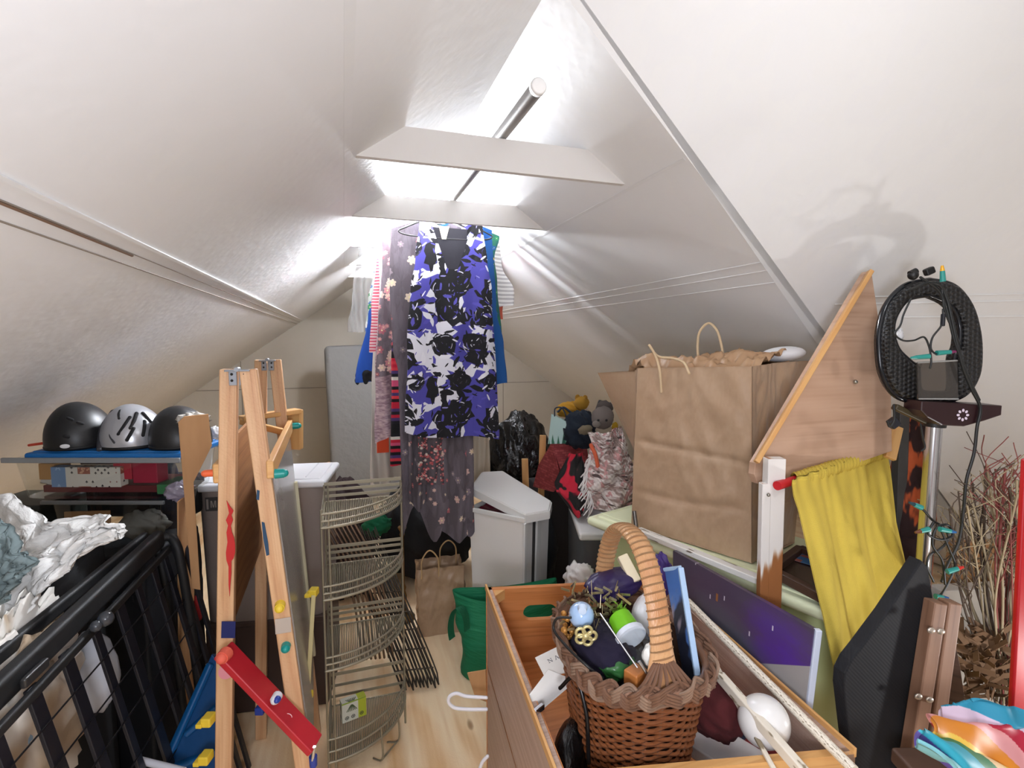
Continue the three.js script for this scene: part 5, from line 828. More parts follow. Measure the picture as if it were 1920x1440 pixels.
  for (const e of [0.985, 0.015]) for (let j = -4; j <= 4; j++) { const p = cur.getPointAt(e), q = at2(e > 0.5 ? Math.PI + j * 0.09 : -j * 0.09, y1 - 0.005, 0.008), m = cur.getPointAt(e > 0.5 ? 0.91 : 0.09).addScaledVector(bx2, j * 0.0045 * (e > 0.5 ? -1 : -1)).addScaledVector(ax, e > 0.5 ? -0.006 : 0.006); part(t, 'handle_stake', tube([m, mid(m, q, 0.55).addScaledVector(ax, e > 0.5 ? -0.008 : 0.008), q], 0.0036, false, 12, 6), reed2); }
}
{
  // contents of the basket
  const pc = M(0x2c1f4e, { roughness: 0.4 });
  solo('cloth', 'shiny dark purple cloth draped over the far side of the wicker basket', 'cloth', blob(at(1150, 1096, 1.16), 0.075, 0.034, 0.045, 0.14, 1.6, 0.2, 40), pc);
  solo('cloth', 'purple cloth bulge behind the handle of the basket beside the picture frame', 'cloth', blob(at(1238, 1080, 1.2), 0.028, 0.055, 0.03, 0.25, 2.4, 0, 30), M(0x3b2470, { roughness: 0.5 }));
  solo('wood_block', 'cream painted wooden piece standing in the back of the basket', 'wood', bar(at(1166, 1042, 1.19), at(1192, 1092, 1.15), 0.026, 0.018, RT, 0.003), M(0xe3d4b4, { roughness: 0.5 }));
  const bl = thing('ornament', 'pale blue glass ball ornament at the left of the basket', 'ornament', at(1092, 1150, 1.02));
  part(bl, 'ball', ball(at(1090, 1153, 1.0), 0.026, 24), M(0xa8c6ea, { roughness: 0.15, clearcoat: 1 })); part(bl, 'cap', rod(at(1092, 1140, 0.978), at(1092, 1146, 0.968), 0.01, 0.008), M(0xc7d8ee, { roughness: 0.2 }));
  const tin = []; for (let i = 0; i < 110; i++) { const p = at(rnd(1066, 1160), rnd(1100, 1180), rnd(1.0, 1.08)); tin.push(bar(p, p.clone().add(V(rnd(-0.022, 0.022), rnd(-0.018, 0.024), rnd(-0.02, 0.02))), 0.005, 0.0008, UP, 0)); }
  const tn = solo('tinsel', 'silver and gold tinsel strands around the pale blue ornament', 'tinsel', tin, M(0xb9ab84, { metalness: 0.85, roughness: 0.3 })); tn.userData.kind = 'stuff';
  const gold = M(0xcfc088, { metalness: 0.5, roughness: 0.35 });
  solo('ornament', 'cream gold openwork ornament hanging on the left rim of the basket', 'ornament', [0, 1.25, 2.5, 3.75, 5].map((a) => new THREE.TorusGeometry(0.0085, 0.0032, 7, 18).rotateY(CAMTURN).translate(...at(1098 + 12 * Math.cos(a), 1192 + 10 * Math.sin(a), 0.955).toArray())).concat([ball(at(1098, 1192, 0.957), 0.008)]), gold);
  solo('ornament', 'tangled orange gold beads at the left edge of the basket', 'ornament', Array.from({ length: 26 }, (_, i) => ball(at(1056 + rnd(26), 1150 + rnd(60), 1.0 + rnd(0.04)), 0.006, 8)), M(0xb9823e, { metalness: 0.3, roughness: 0.35 }));
  solo('cord', 'black cord looping over the left rim of the basket', 'cord', tube([at(1070, 1158, 0.97), at(1044, 1160, 0.98), at(1038, 1178, 0.98), at(1062, 1212, 0.94), at(1100, 1248, 0.9), at(1130, 1272, 0.9)], 0.0026, false, 60), black);
  const c0 = at(1162, 1158, 1.0), c1 = at(1180, 1188, 0.965), c2 = at(1225, 1262, 0.9), axs = c1.clone().sub(c0).normalize();
  const jar = thing('bottle', 'clear plastic bottle with a bright green cap lying in the basket', 'bottle', mid(c0, c2));
  part(jar, 'cap', [rod(c0, c1, 0.024, 0.026, 24)], M(0x76c21e, { roughness: 0.35 })); part(jar, 'cap_rim', rod(c1, c1.clone().addScaledVector(axs, 0.01), 0.031, 0.031, 24), M(0xdfe6f0, { roughness: 0.3 }), 'pale rim');
  part(jar, 'body', new THREE.CylinderGeometry(0.031, 0.03, c1.distanceTo(c2), 24, 1, true).applyQuaternion(new THREE.Quaternion().setFromUnitVectors(UP, axs)).translate(...mid(c1, c2).toArray()), clear);
  part(jar, 'wire', [rod(at(1125, 1150, 0.93), at(1195, 1252, 0.87), 0.0018), rod(at(1198, 1240, 0.875), at(1212, 1262, 0.87), 0.003)], chrome);
  part(jar, 'insert', blob(at(1222, 1228, 0.9), 0.018, 0.022, 0.015, 0.15, 2, 0, 24), M(0xf0efe8, { roughness: 0.3 }), 'white insert');
  solo('leaf_garland', 'small lime green tinsel tuft behind the bottle cap', 'garland', Array.from({ length: 40 }, () => { const p = at(1150 + rnd(18), 1138 + rnd(18), 1.03); return bar(p, p.clone().add(V(rnd(-0.014, 0.014), rnd(0.012), rnd(-0.014, 0.014))), 0.003, 0.0008, UP, 0); }), M(0x8cc63c, { roughness: 0.4 }));
  solo('bowl', 'white smooth plastic shell behind the green capped bottle', 'bowl', blob(at(1215, 1155, 1.07), 0.042, 0.05, 0.03, 0.05, 1.5, 0.3, 30), M(0xe4e3e6, { roughness: 0.35 }));
  solo('glass_dish', 'green glass piece at the front of the basket', 'glass', blob(at(1158, 1246, 0.95), 0.042, 0.024, 0.03, 0.2, 2, 0.5, 28), M(0x3f7d42, { transmission: 0.35, roughness: 0.3, thickness: 0 }));
  solo('trinket_box', 'small copper brown box beside the clear bottle', 'box', box(at(1192, 1268, 0.9), 0.036, 0.028, 0.03, 0.4, 0.003), M(0xb5713a, { roughness: 0.35 }));
  solo('cloth', 'dark violet cloth under the ornaments inside the basket', 'cloth', blob(at(1130, 1215, 1.0), 0.06, 0.05, 0.08, 0.2, 2, 0, 34), M(0x1c1430, clothBump));
  solo('cloth', 'dark cloth filling the basket below the bottle', 'cloth', blob(W(0.25, 1.03, 0.66), 0.1, 0.06, 0.12, 0.15, 2, 0, 34), M(0x15171a, clothBump));
  const F0 = [at(1246, 1068, 1.1), at(1276, 1064, 1.06), at(1308, 1268, 0.94), at(1288, 1280, 0.97)];
  const pf = thing('picture_frame', 'picture with a light blue frame standing up at the right side of the basket', 'frame', mid(F0[2], F0[3]));
  part(pf, 'picture', slab(F0, 0.006), M(0xffffff, { map: tex(128, 128, (u, v) => mixc(mixc(hex(0x20222e), hex(0x4b70b0), step(0.5, 0.62, fb(u, v, 4, 3, 181, 3))), hex(0x8a7c84), step(0.6, 0.7, fb(u, v, 5, 2, 187, 3))), 6, 6), roughness: 0.2 }));
  part(pf, 'frame_edge', [bar(F0[0], F0[1], 0.008, 0.01), bar(F0[1], F0[2], 0.009, 0.012, FW)], M(0xa9c4e2, { roughness: 0.35 }));
  // rest of the crate
  const hb = thing('handbag', 'black leather handbag lying at the left inside the crate', 'bag', W(0.08, 0.95, 0.42)); part(hb, 'body', blob(W(0.12, 0.98, 0.5), 0.042, 0.11, 0.11, 0.04, 1.2, CAMTURN - 0.2, 40, 0.9), M(0x111112, { roughness: 0.3, bump: N1, bs: 0.004 })); part(hb, 'strap', tube([at(1050, 1290, 0.98), at(1078, 1270, 0.95), at(1098, 1330, 0.92), at(1104, 1430, 0.9)], 0.004, false, 40), M(0x0f0f10, { roughness: 0.3 })); part(hb, 'buckle', box(at(1010, 1330, 0.98), 0.028, 0.012, 0.01, 0.5, 0.002), chrome);
  const pt = draw(256, 256, (q, w, h) => { q.fillStyle = '#efece8'; q.fillRect(0, 0, w, h); q.fillStyle = '#3a3a40'; q.font = '34px serif'; q.save(); q.translate(40, 70); q.fillText('N A E E T', 0, 0); q.restore(); q.fillStyle = '#c22648'; q.beginPath(); q.arc(150, 110, 12, 0, 6.3); q.arc(168, 104, 11, 0, 6.3); q.arc(160, 122, 12, 0, 6.3); q.fill(); }, 8, 8);
  solo('greeting_card', 'white card printed with small letters and a red heart inside the crate', 'card', slab([at(1003, 1233, 1.12), at(1046, 1212, 1.14), at(1066, 1258, 1.06), at(1022, 1272, 1.06)], 0.0015), M(0xf0ede9, { map: pt, roughness: 0.5 }));
  solo('paper_sheet', 'curled off-white paper below the heart card inside the crate', 'paper', sheet((u, v) => at(mix(mix(1028, 990, v), mix(1080, 1012, v), u), mix(mix(1256, 1306, v), mix(1276, 1334, v), u), mix(1.07, 1.02, v) - 0.012 * Math.sin(u * 3.1)), 14, 12, 0.0014), M(0xe6e2dc, { roughness: 0.6 }));
  solo('ball', 'glossy white ball under the white sticks at the right of the crate', 'ball', ball(at(1432, 1352, 0.93), 0.047, 32), M(0xe9e7e4, { roughness: 0.18, clearcoat: 0.6 }));
  solo('toy_box', 'white box with a red band and navy corner in the crate', 'box', [box(hp(1395, 1400, 0.52), 0.2, 0.03, 0.16, CAMTURN + 0.7, 0.004)], M(0xffffff, { map: draw(256, 256, (q, w, h) => { q.fillStyle = '#e9e7e6'; q.fillRect(0, 0, w, h); q.fillStyle = '#c3152b'; q.fillRect(70, 0, 46, h); q.fillStyle = '#1d2740'; q.fillRect(0, 0, 52, h); q.fillStyle = '#7d2428'; q.fillRect(0, 140, 40, 116); }, 5, 5), roughness: 0.4 }));
  solo('cloth', 'dark red cloth beside the basket under the sticks in the crate', 'cloth', blob(at(1345, 1330, 1.02), 0.05, 0.06, 0.06, 0.2, 2, 0, 28), M(0x5a1d1f, clothBump));
  const st = M(0xffffff, { map: tex(128, 64, (u, v) => mixc(hex(0xe9e0cf), hex(0x8f816a), step(0.62, 0.72, fb(u, v, 12, 10, 191, 3))), 4, 10), roughness: 0.5 });
  solo('stick', 'long white painted wooden stick crossing the right of the crate, the upper one', 'stick', rod(at(1290, 1128, 1.3), at(1602, 1445, 0.82), 0.0095, 0.009, 14), st);
  solo('stick', 'thicker white painted stick slanting beside the basket over the white ball', 'stick', bar(at(1350, 1268, 1.02), at(1512, 1455, 0.79), 0.022, 0.016, UP, 0.003), st);
  solo('stick', 'thin white stick below the thicker white stick', 'stick', bar(at(1300, 1170, 1.2), at(1462, 1462, 0.82), 0.007, 0.009, UP, 0.002), st);
  // purple board
  const Q = [at(1262, 1032, 1.5), at(1530, 1180, 1.03), ud(1492, 1.03, 0.42), ud(1262, 1.47, 0.42)];
  const pbT = draw(512, 512, (q, w, h) => {
    const gr = q.createLinearGradient(0, 0, 0, h); q.fillStyle = '#4e4459'; q.fillRect(0, 0, w, h);
    q.fillStyle = '#5e5768'; for (let i = 0; i < 50; i++) { q.globalAlpha = 0.08; q.beginPath(); q.ellipse(hash(i, 1, 7) * w * 0.7, 120 + hash(i, 2, 7) * 120, 90, 40, 0.2, 0, 6.3); q.fill(); }
    q.globalAlpha = 0.07; q.fillStyle = '#5b2aa8'; for (let i = 0; i < 40; i++) { q.beginPath(); q.ellipse(w * (0.72 + hash(i, 3, 7) * 0.3), 30 + hash(i, 4, 7) * 130, 80, 34, 0.1, 0, 6.3); q.fill(); }
    q.globalAlpha = 1; q.fillStyle = '#a5a19e'; q.beginPath(); q.moveTo(w, 95); q.lineTo(w * 0.55, 245); q.lineTo(w * 0.3, 330); q.lineTo(0, 330); q.lineTo(0, h); q.lineTo(w, h); q.fill();
    q.fillStyle = '#d9d4de'; for (const [x, y] of [[110, 20], [235, 70], [330, 120], [400, 60], [180, 95]]) q.fillRect(x, y, 4, 14); q.fillStyle = '#a06a3a'; q.fillRect(205, 78, 8, 24);
  });
  const pb = thing('panel_board', 'purple and silver painted board standing in the right side of the crate', 'board', mid(Q[2], Q[3]));
  const L0 = Q[0].distanceTo(Q[1]), pg = slab(Q, 0.012); { const p = pg.attributes.position, u = pg.attributes.uv, ex = Q[1].clone().sub(Q[0]).setY(0).normalize(); for (let i = 0; i < p.count; i++) { const d = V(p.getX(i), p.getY(i), p.getZ(i)).sub(Q[0]); u.setXY(i, clamp(d.dot(ex) / L0, 0.005, 0.995), clamp(1 - (Q[0].y + 0.03 - p.getY(i)) / 0.44, 0.005, 0.995)); } }
  part(pb, 'panel', pg, M(0xffffff, { map: pbT, roughness: 0.28 })); part(pb, 'edge', bar(Q[1].clone().addScaledVector(RT, 0.004), Q[2].clone().addScaledVector(RT, 0.004), 0.012, 0.014, FW), M(0xcfd8ea, { roughness: 0.25 }), 'pale edge strip');
}
// ---------------------------------------------------------------- toy theatre frame with the yellow curtain
{
  const t = thing('puppet_theatre', 'homemade wooden puppet theatre frame with a slanted plywood side beside the big paper bag', 'theatre', ud(1445, 1.25, 0));
  const pl = [at(1416, 868, 1.27), at(1630, 512, 1.42), at(1636, 507, 1.42), at(1645, 513, 1.42), at(1652, 600, 1.43), at(1672, 735, 1.44), at(1668, 845, 1.44), at(1470, 920, 1.28), at(1426, 908, 1.26), at(1415, 890, 1.265)];
  const sideP = part(t, 'side_panel', slab(pl, 0.018, 0.001), plyPanel); part(sideP, 'edge', bar(at(1418, 867, 1.262), at(1633, 508, 1.412), 0.012, 0.016, RT), honey, 'pale wood edge');  // paler strip along the slanted edge of the plywood
  part(sideP, 'bolt', ball(at(1604, 716, 1.385), 0.006), steel);
  const a = at(1452, 858, 1.24), b = ud(1428, 1.24, 0);
  part(t, 'post', bar(a, b, 0.044, 0.03, RT, 0.003), washWood); part(t, 'post', bar(at(1434, 905, 1.235), ud(1418, 1.236, 0), 0.022, 0.022, RT, 0.003), washWood);
  part(t, 'bolt', ball(at(1441, 928, 1.215), 0.0045), steel);
  part(t, 'post', bar(at(1690, 772, 1.5), ud(1668, 1.5, 0), 0.03, 0.03, RT, 0.003), M(0x3a3836, { roughness: 0.6 }), 'dark grey rear post');
  part(t, 'brace', bar(at(1668, 860, 1.44), at(1682, 800, 1.48), 0.03, 0.014, RT), honey);
  const c = thing('curtain', 'gathered yellow curtain hanging on a red rod from the puppet theatre', 'curtain', ud(1600, 1.2, 0.2));
  const r0 = at(1466, 908, 1.22), r1 = at(1672, 842, 1.52);
  part(c, 'rod', rod(r0.clone().addScaledVector(r0.clone().sub(r1).normalize(), 0.02), r1, 0.011, 0.011, 16), red, 'red rod');
  const Lf = [[1484, 908, 1.2], [1502, 960, 1.18], [1525, 1060, 1.13], [1548, 1160, 1.1], [1566, 1260, 1.07], [1585, 1420, 1.04]], Rt = [[1666, 842, 1.5], [1672, 880, 1.48], [1682, 980, 1.42], [1700, 1060, 1.34], [1716, 1160, 1.26], [1735, 1420, 1.2]];
  const al = (P, k) => { k *= P.length - 1; const i = Math.min(P.length - 2, Math.floor(k)); return [0, 1, 2].map((n) => mix(P[i][n], P[i + 1][n], k - i)); };
  part(c, 'fabric', sheet((u, v) => {
    const vv = Math.max(0, v * 1.03 - 0.03), l = al(Lf, vv), r = al(Rt, vv), p = at(mix(l[0], r[0], u), mix(l[1], r[1], u), mix(l[2], r[2], u));
    const g = 1 - step(0, 0.14, v), f = Math.sin(u * 62 + 3 * nz(u * 4, 1)) * 0.004 * (0.4 + g) + 0.011 * step(0.05, 0.4, v) * Math.sin(u * 15 + 1.5 * nz(u * 3, v * 2)) + 0.01 * step(0.1, 0.5, v) * nz(u * 9, v * 2, 4);
    p.addScaledVector(FW, -f - 0.012 * g + 0.01); if (v < 0.03) p.y += 0.012 * Math.sin(v / 0.03 * 3.14); return p;
  }, 190, 60, 0.0022, 0.5, 0.8), M(0xd2b84a, clothBump));
  part(c, 'hem_sleeve', sheetRing(16, 90, (q, k) => { const p = mid(r0.clone().addScaledVector(r1.clone().sub(r0), 0.09), r1, k); const w = 0.0185 + 0.003 * Math.sin(k * 200); return p.add(V(0, Math.cos(q) * w, 0)).addScaledVector(FW, Math.sin(q) * w); }), M(0xcdb246, clothBump));
}
// ---------------------------------------------------------------- exercise machine with the ring pad, cord and light string
{
  const d = 1.3, s = d / 960, top = at(1752, 795, d), ft = ud(1690, 1.28, 0), t = thing('vibration_machine', 'black oval ring massage pad on a chrome pole with a dark maroon bracket', 'machine', ft);
  part(t, 'pole', rod(ft, top.clone().add(V(0, 0.01, 0)), 0.0175, 0.0175, 24), chrome); part(t, 'collar', rod(at(1752, 800, d), at(1755, 772, d), 0.024, 0.026, 20), black);
  part(t, 'base', box(ft.clone().setY(0.03), 0.14, 0.05, 0.14, CAMTURN, 0.015), black);
  // pad: an oval with an off-centre hole, tilted slightly back
  const c = at(1747, 635, d), P = (u, v) => new THREE.Vector2((u - 1747) * s, -(v - 635) * s);
  const oval = (pts, cls) => { const sp = new THREE.SplineCurve(pts.map(([u, v]) => P(u, v))); return sp.getPoints(70); };
  const outer = oval([[1745, 526], [1700, 536], [1668, 568], [1655, 610], [1653, 650], [1660, 700], [1682, 738], [1720, 752], [1775, 752], [1815, 738], [1836, 705], [1840, 660], [1834, 612], [1818, 568], [1788, 536], [1745, 526]]);
  const inner = oval([[1740, 554], [1702, 562], [1680, 590], [1674, 620], [1684, 654], [1708, 678], [1722, 690], [1726, 728], [1745, 736], [1784, 734], [1792, 720], [1790, 672], [1799, 645], [1798, 608], [1780, 573], [1740, 554]]).reverse();
  const sh = new THREE.Shape(outer); sh.holes.push(new THREE.Path(inner));
  const pm = M(0x1c1c1d, { roughness: 0.45, bump: tex(128, 128, (u, v) => { const a = (u * 8 % 1) - 0.5, b = ((v * 8 + (Math.floor(u * 8) % 2) * 0.5) % 1) - 0.5; return Math.exp(-(a * a + b * b) * 14); }, 11, 11, false), bs: 0.006 });
  const X = RT, Z = V(0, 0.06, 0).sub(FW).normalize(), Y = Z.clone().cross(X);
  part(t, 'pad', boxUV(new THREE.ExtrudeGeometry(sh, { depth: 0.018, bevelEnabled: true, bevelSize: 0.01, bevelThickness: 0.014, bevelOffset: -0.01, bevelSegments: 4 })).translate(0, 0, -0.02).applyMatrix4(basis(X, Y, Z, c)), pm);
  const ring = (pts, dz, r, n = 'inner_trim') => part(t, n, new THREE.TubeGeometry(new THREE.CatmullRomCurve3(pts.slice(0, -1).map((q) => V(q.x, q.y, dz).applyMatrix4(basis(X, Y, Z, c))), true), 120, r, 8, true), M(0x101319, { roughness: 0.15 }));
  ring(inner, 0.0, 0.0055); ring(outer, -0.008, 0.008, 'outer_trim');
  const cl = [[1720, 680], [1795, 676], [1797, 748], [1722, 748]].map(([u, v]) => at(u, v, d - 0.045)); part(t, 'clear_plate', slab(cl, 0.004), M(0xa8a29c, { transmission: 0.9, roughness: 0.08, thickness: 0 }));
  for (const q of [0, 2]) part(t, 'plate_edge', bar(cl[q], cl[q + 1], 0.004, 0.006), M(0x9a9a98, { roughness: 0.2 }));
  // bracket
  const br = new THREE.Shape(); [[1706, 750], [1849, 758], [1849, 772], [1820, 782], [1785, 792], [1745, 790], [1718, 776], [1706, 764]].forEach(([u, v], i) => { const q = P(u, v); i ? br.lineTo(q.x, q.y) : br.moveTo(q.x, q.y); });
  const bk = part(t, 'bracket', boxUV(new THREE.ExtrudeGeometry(br, { depth: 0.05, bevelEnabled: true, bevelSize: 0.003, bevelThickness: 0.004, bevelSegments: 2 })).translate(0, 0, 0.0).applyMatrix4(basis(X, UP, FW.clone().negate(), c)), M(0x2a1418, { roughness: 0.35 }), 'dark maroon bracket');
  const em = []; for (let i = 0; i < 8; i++) { const a = i / 8 * 6.283, q = P(1780, 773); em.push(new THREE.SphereGeometry(1, 8, 6).scale(0.0042, 0.0032, 0.0012).rotateZ(a).translate(q.x + 0.0115 * Math.cos(a), q.y + 0.0115 * Math.sin(a), 0.055)); }
  part(bk, 'emblem', join(em).applyMatrix4(basis(X, UP, FW.clone().negate(), c)), M(0xd6c8d8, { roughness: 0.4 }), 'flower shaped emblem');
  part(t, 'arm', bar(at(1676, 762, d), at(1735, 790, d), 0.016, 0.02, UP, 0.004), M(0x3d3420, { roughness: 0.4 }));
  part(t, 'knob', [ball(at(1712, 516, d), 0.012), rod(at(1706, 514, d), at(1718, 508, d), 0.008), bar(at(1734, 512, d), at(1750, 505, d), 0.018, 0.016, UP, 0.004)], black);
}
{
  const d = 1.24, wm = M(0x191c1d, { roughness: 0.4 }), gm = M(0x2c8f86, { roughness: 0.35 });
  const t = thing('string_lights', 'dark string of coloured Christmas lights tangled over the ring pad and down the chrome pole', 'lights', at(1745, 1100, 1.2));
  const wire = (pts, r = 0.0022, dd = d) => part(t, 'wire', tube(pts.map(([u, v, e]) => at(u, v, e ?? dd)), r, false, pts.length * 12, 7), wm);
  wire([[1700, 545], [1716, 540], [1740, 530], [1762, 535], [1775, 560], [1785, 600], [1796, 650], [1806, 690], [1822, 730], [1838, 765], [1832, 800], [1826, 850], [1812, 900], [1806, 960], [1796, 1020], [1776, 1060], [1766, 1090]], 0.0036);
  wire([[1708, 560], [1694, 590], [1688, 610], [1678, 626], [1692, 638], [1714, 638], [1732, 632], [1742, 650], [1746, 680], [1744, 690]]);
  wire([[1768, 580], [1768, 600], [1764, 612], [1748, 634], [1746, 655], [1756, 664], [1762, 660]]); wire([[1766, 540], [1770, 575], [1778, 600], [1792, 628], [1800, 645]]);
  wire([[1726, 520], [1738, 528], [1760, 545], [1772, 570], [1790, 640], [1812, 700], [1836, 750]], 0.003); wire([[1676, 760], [1676, 790], [1668, 800], [1664, 790]], 0.0028);
  wire([[1726, 795], [1730, 820], [1734, 840], [1728, 845]], 0.0022);
  wire([[1716, 945], [1730, 955], [1748, 975], [1770, 990], [1778, 1010], [1762, 1030], [1744, 1040], [1738, 1060], [1750, 1090]], 0.0028, 1.16); wire([[1750, 980], [1740, 1000], [1764, 1012], [1786, 1004], [1776, 984], [1756, 990], [1748, 1020], [1766, 1050], [1772, 1095]], 0.0028, 1.15); wire([[1760, 985], [1780, 1030], [1790, 1060], [1768, 1110], [1760, 1118]], 0.0024, 1.15);
  const bulb = (u, v, u2, v2, col, dd = d) => { const a = at(u, v, dd), b = at(u2, v2, dd), q = part(t, 'socket', rod(a, b, 0.0062, 0.005, 10), gm); part(q, 'bulb', rod(b, b.clone().addScaledVector(b.clone().sub(a).normalize(), 0.013), 0.005, 0.0025, 10), M(col, { roughness: 0.2 })); };
  bulb(1768, 528, 1767, 508, 0xe6a91e); bulb(1756, 662, 1782, 660, 0x7a2a5a); bulb(1742, 668, 1718, 670, 0x2c8f86); bulb(1742, 992, 1726, 996, 0x6a3a22, 1.14); bulb(1762, 992, 1782, 996, 0x1f5f9a, 1.14); bulb(1776, 1072, 1796, 1066, 0xc2302a, 1.14); bulb(1754, 1118, 1768, 1120, 0x1f4f8a, 1.14); bulb(1728, 952, 1714, 946, 0x24404a, 1.15);
  part(t, 'plug', [bar(at(1668, 798, 1.26), at(1682, 788, 1.26), 0.024, 0.016, UP, 0.003), box(at(1768, 600, 1.24), 0.008, 0.03, 0.008, 0, 0.002)], M(0x171a24, { roughness: 0.4 }));
  solo('paper_sheet', 'small crumpled bit of clear film caught on the left of the ring pad', 'paper', blob(at(1688, 628, 1.25), 0.008, 0.013, 0.006, 0.4, 3, 0, 16), M(0xe8e8ea, { transmission: 0.4, roughness: 0.2, thickness: 0 }));
}
// ---------------------------------------------------------------- right foreground
{
  const rib = tex(64, 64, (u, v) => 0.5 + 0.5 * Math.sin((u + v) * 6.283 * 4), 30, 30, false);
  const pts = [[1726, 1050], [1738, 1062], [1747, 1118], [1738, 1200], [1716, 1330], [1700, 1470], [1604, 1470], [1590, 1380], [1580, 1290], [1582, 1262], [1594, 1238], [1612, 1215], [1660, 1150]];
  solo('panel', 'dark navy ribbed board with a curved left edge standing in front of the yellow curtain', 'board', slab(pts.map(([u, v]) => at(u, v, mix(0.97, 1.02, (u - 1580) / 160))), 0.022, 0.003), M(0x090b12, { roughness: 0.8, bump: rib, bs: 0.0003 }));
  const t = thing('folding_table', 'folded brown wooden table standing on edge with two riveted rails', 'table', ud(1730, 1.02, 0));
  const rail = (u0, u1, d) => part(t, 'rail', bar(at(u0, 1126, d), at(u1, 1470, d - 0.03), 0.027, 0.03, RT, 0.003), brownWood);
  const a = rail(1754, 1700, 1.0), b = rail(1781, 1734, 1.0);
  for (const [p, u, v] of [[a, 1746, 1182], [b, 1764, 1184], [a, 1722, 1306], [b, 1743, 1312]]) part(p, 'rivet', new THREE.SphereGeometry(0.008, 14, 8).scale(1, 0.8, 0.5).rotateY(CAMTURN).translate(...at(u, v, 0.967).toArray()), M(0xc9bfb2, { metalness: 0.7, roughness: 0.3 }));
  part(t, 'table_top', slab([at(1778, 1150, 1.06), at(1800, 1250, 1.04), at(1826, 1430, 1.02), at(1826, 1500, 1.0), at(1730, 1500, 1.06)], 0.012), darkWood);
  part(t, 'hinge', tube([at(1778, 1150, 1.02), at(1788, 1165, 1.02), at(1786, 1190, 1.02)], 0.003), black);
  solo('pole', 'straight bright red pole standing at the right edge', 'pole', bar(at(1930, 860, 0.98), ud(1872, 0.9, 0), 0.026, 0.012, RT, 0.004), M(0xb0101c, { roughness: 0.4 }));
  // rainbow cloth on a low stool
  const cols = [0x2b8fae, 0xd9c2d6, 0xb3213c, 0xe09a9c, 0xd9862a, 0xe8c04a, 0xe3c28e, 0x1f7a4c, 0x2fa0b4, 0x5a4a9a, 0x7fc3cc];
  const rt = tex(256, 256, (u, v) => { const k = clamp((v + 0.1 * (fb(u, v, 3, 3, 201, 2) - 0.5) + 0.06 * Math.sin(u * 5)) * cols.length, 0, cols.length - 0.01); return hex(cols[Math.floor(k)]); });
  rt.wrapS = rt.wrapT = THREE.ClampToEdgeWrapping;
  const T = [[1790, 1332], [1830, 1326], [1990, 1322]], Bm = [[1728, 1378], [1760, 1410], [1800, 1490], [1990, 1560]];
  const al = (P, k) => { k *= P.length - 1; const i = Math.min(P.length - 2, Math.floor(k)); return [0, 1].map((n) => mix(P[i][n], P[i + 1][n], k - i)); };
  const Tm = [[1775, 1338], [1880, 1322], [1990, 1330]], Bo = [[1722, 1392], [1790, 1450], [1900, 1560], [1990, 1600]];
  solo('flag', 'crumpled rainbow coloured fabric heaped at the bottom right corner', 'fabric', sheet((u, v) => { const a2 = al(Tm, u), b2 = al(Bo, u), vv = 1 - (1 - v) ** 1.3, p = at(mix(a2[0], b2[0], vv), mix(a2[1], b2[1], vv), mix(0.83, 0.7, v)); return p.addScaledVector(FW, 0.02 * nz(u * 4, v * 7, 3) + 0.008 * Math.sin(v * 22 + u * 5)).add(V(0, 0.012 * Math.sin(v * 19 + u * 6), 0)); }, 60, 60, 0.006), M(0xffffff, { map: rt, roughness: 0.55 }));
  const so = at(1900, 1440, 0.80); solo('stool', 'low brown stool under the rainbow fabric', 'stool', [box(V(so.x, so.y - 0.06, so.z), 0.26, 0.03, 0.2, CAMTURN, 0.006), ...[[-1, -1], [1, -1], [-1, 1], [1, 1]].map(([i, j]) => rod(so.clone().add(V(i * 0.1, -0.06, j * 0.07)), V(so.x + i * 0.11, 0, so.z + j * 0.08), 0.013))], darkWood);
  // orange patterned cloth behind the pole, white cartons, dried branches, brown nest
  const pm = cloth(tex(128, 128, (u, v) => mixc(hex(0x2a1414), hex(0xb5532a), step(0.48, 0.6, fb(u, v, 5, 9, 211, 3))), 3, 3));
  solo('blanket', 'rust and black patterned blanket showing between the yellow curtain and the chrome pole', 'blanket', blob(at(1702, 985, 1.52).setY(0.62), 0.07, 0.62, 0.06, 0.08, 2.2, CAMTURN, 44, 0.98), pm);
  solo('box', 'off-white carton on the floor behind the dried branches', 'box', box(at(1856, 1120, 1.62).setY(0.3), 0.4, 0.6, 0.05, CAMTURN + 0.1, 0.004), M(0xc9c4bc, { roughness: 0.5 }));
  solo('box', 'white tile like panel lying lower in front of the off-white carton', 'box', box(at(1862, 1190, 1.5).setY(0.24), 0.3, 0.48, 0.03, CAMTURN - 0.05, 0.004), M(0xd9d6d0, { roughness: 0.35 }));
  solo('storage_box', 'tan wooden box edge seen through the branches', 'box', box(at(1880, 1030, 1.7).setY(0.36), 0.4, 0.72, 0.03, CAMTURN + 0.1, 0.004), M(0xa87b50, { roughness: 0.5 }));
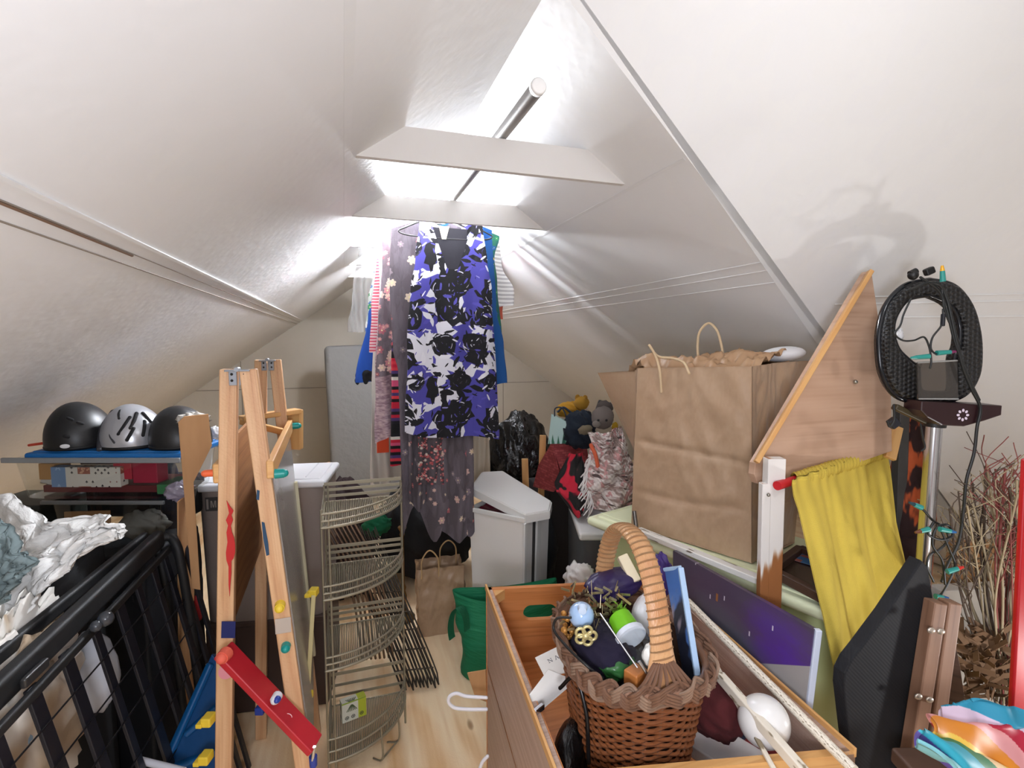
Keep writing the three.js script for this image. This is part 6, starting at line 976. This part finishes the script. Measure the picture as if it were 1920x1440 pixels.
  solo('dried_leaves', 'brown dried leaf bunch low among the branches at the right', 'leaves', Array.from({ length: 150 }, () => { const p = at(1800 + rnd(80), 1195 + rnd(120), 1.2 + rnd(0.1)), q = p.clone().add(V(rnd(-0.06, 0.06), rnd(-0.02, 0.05), rnd(-0.05, 0.05))); return bar(p, q, 0.013, 0.0012, V(rnd(-1, 1), 1, rnd(-1, 1)), 0); }), M(0x6b5038, { roughness: 0.8 })).userData.kind = 'stuff';
  solo('storage_box', 'dark brown box under the dried leaf bunch', 'box', box(at(1850, 1330, 1.2).setY(0.2), 0.24, 0.4, 0.2, CAMTURN, 0.006), M(0x2a1f1a, { roughness: 0.7 }));
  const root = at(1885, 1310, 1.26), g = thing('dried_branches', 'tall bunch of bare dried branches with reddish twigs leaning against the right wall', 'branches', root.clone());
  const tan = M(0xa09176, { roughness: 0.8 }), dk = M(0x54453a, { roughness: 0.8 }), rd = M(0x83423e, { roughness: 0.7 });
  for (let i = 0; i < 40; i++) {
    const rl = i % 4 === 3, u = rl ? rnd(1860, 1925) : rnd(1772, 1930), v = rl ? rnd(875, 960) : 870 + Math.abs(u - 1850) * rnd(0.8, 3.0) * (u < 1850 ? 1 : 0.6), dd = rnd(1.18, 1.45), e = at(u, Math.min(v, 1150), dd), m0 = mid(root, e, 0.5).add(V(rnd(-0.05, 0.05), rnd(-0.03, 0.05), rnd(-0.03, 0.03)));
    const base = root.clone().add(V(rnd(-0.03, 0.03), rnd(-0.03, 0.02), rnd(-0.03, 0.03))), cv = new THREE.CatmullRomCurve3([base, m0, e]), mat = rl ? rd : i % 3 ? tan : dk;
    const parts = [new THREE.TubeGeometry(cv, 16, rnd(0.0016, 0.0034), 5)];
    for (let k = 0; k < 5; k++) { const p = cv.getPoint(rnd(0.45, 0.95)), dr = e.clone().sub(base).normalize(); parts.push(tube([p, p.clone().addScaledVector(dr, 0.04).add(V(rnd(-0.04, 0.04), rnd(0.02), rnd(-0.04, 0.04))), p.clone().addScaledVector(dr, 0.09).add(V(rnd(-0.07, 0.07), rnd(-0.01, 0.05), rnd(-0.05, 0.05)))], 0.0013, false, 8, 4)); }
    part(g, 'branch', parts, mat);
  }
}
renderer.render(scene, camera);
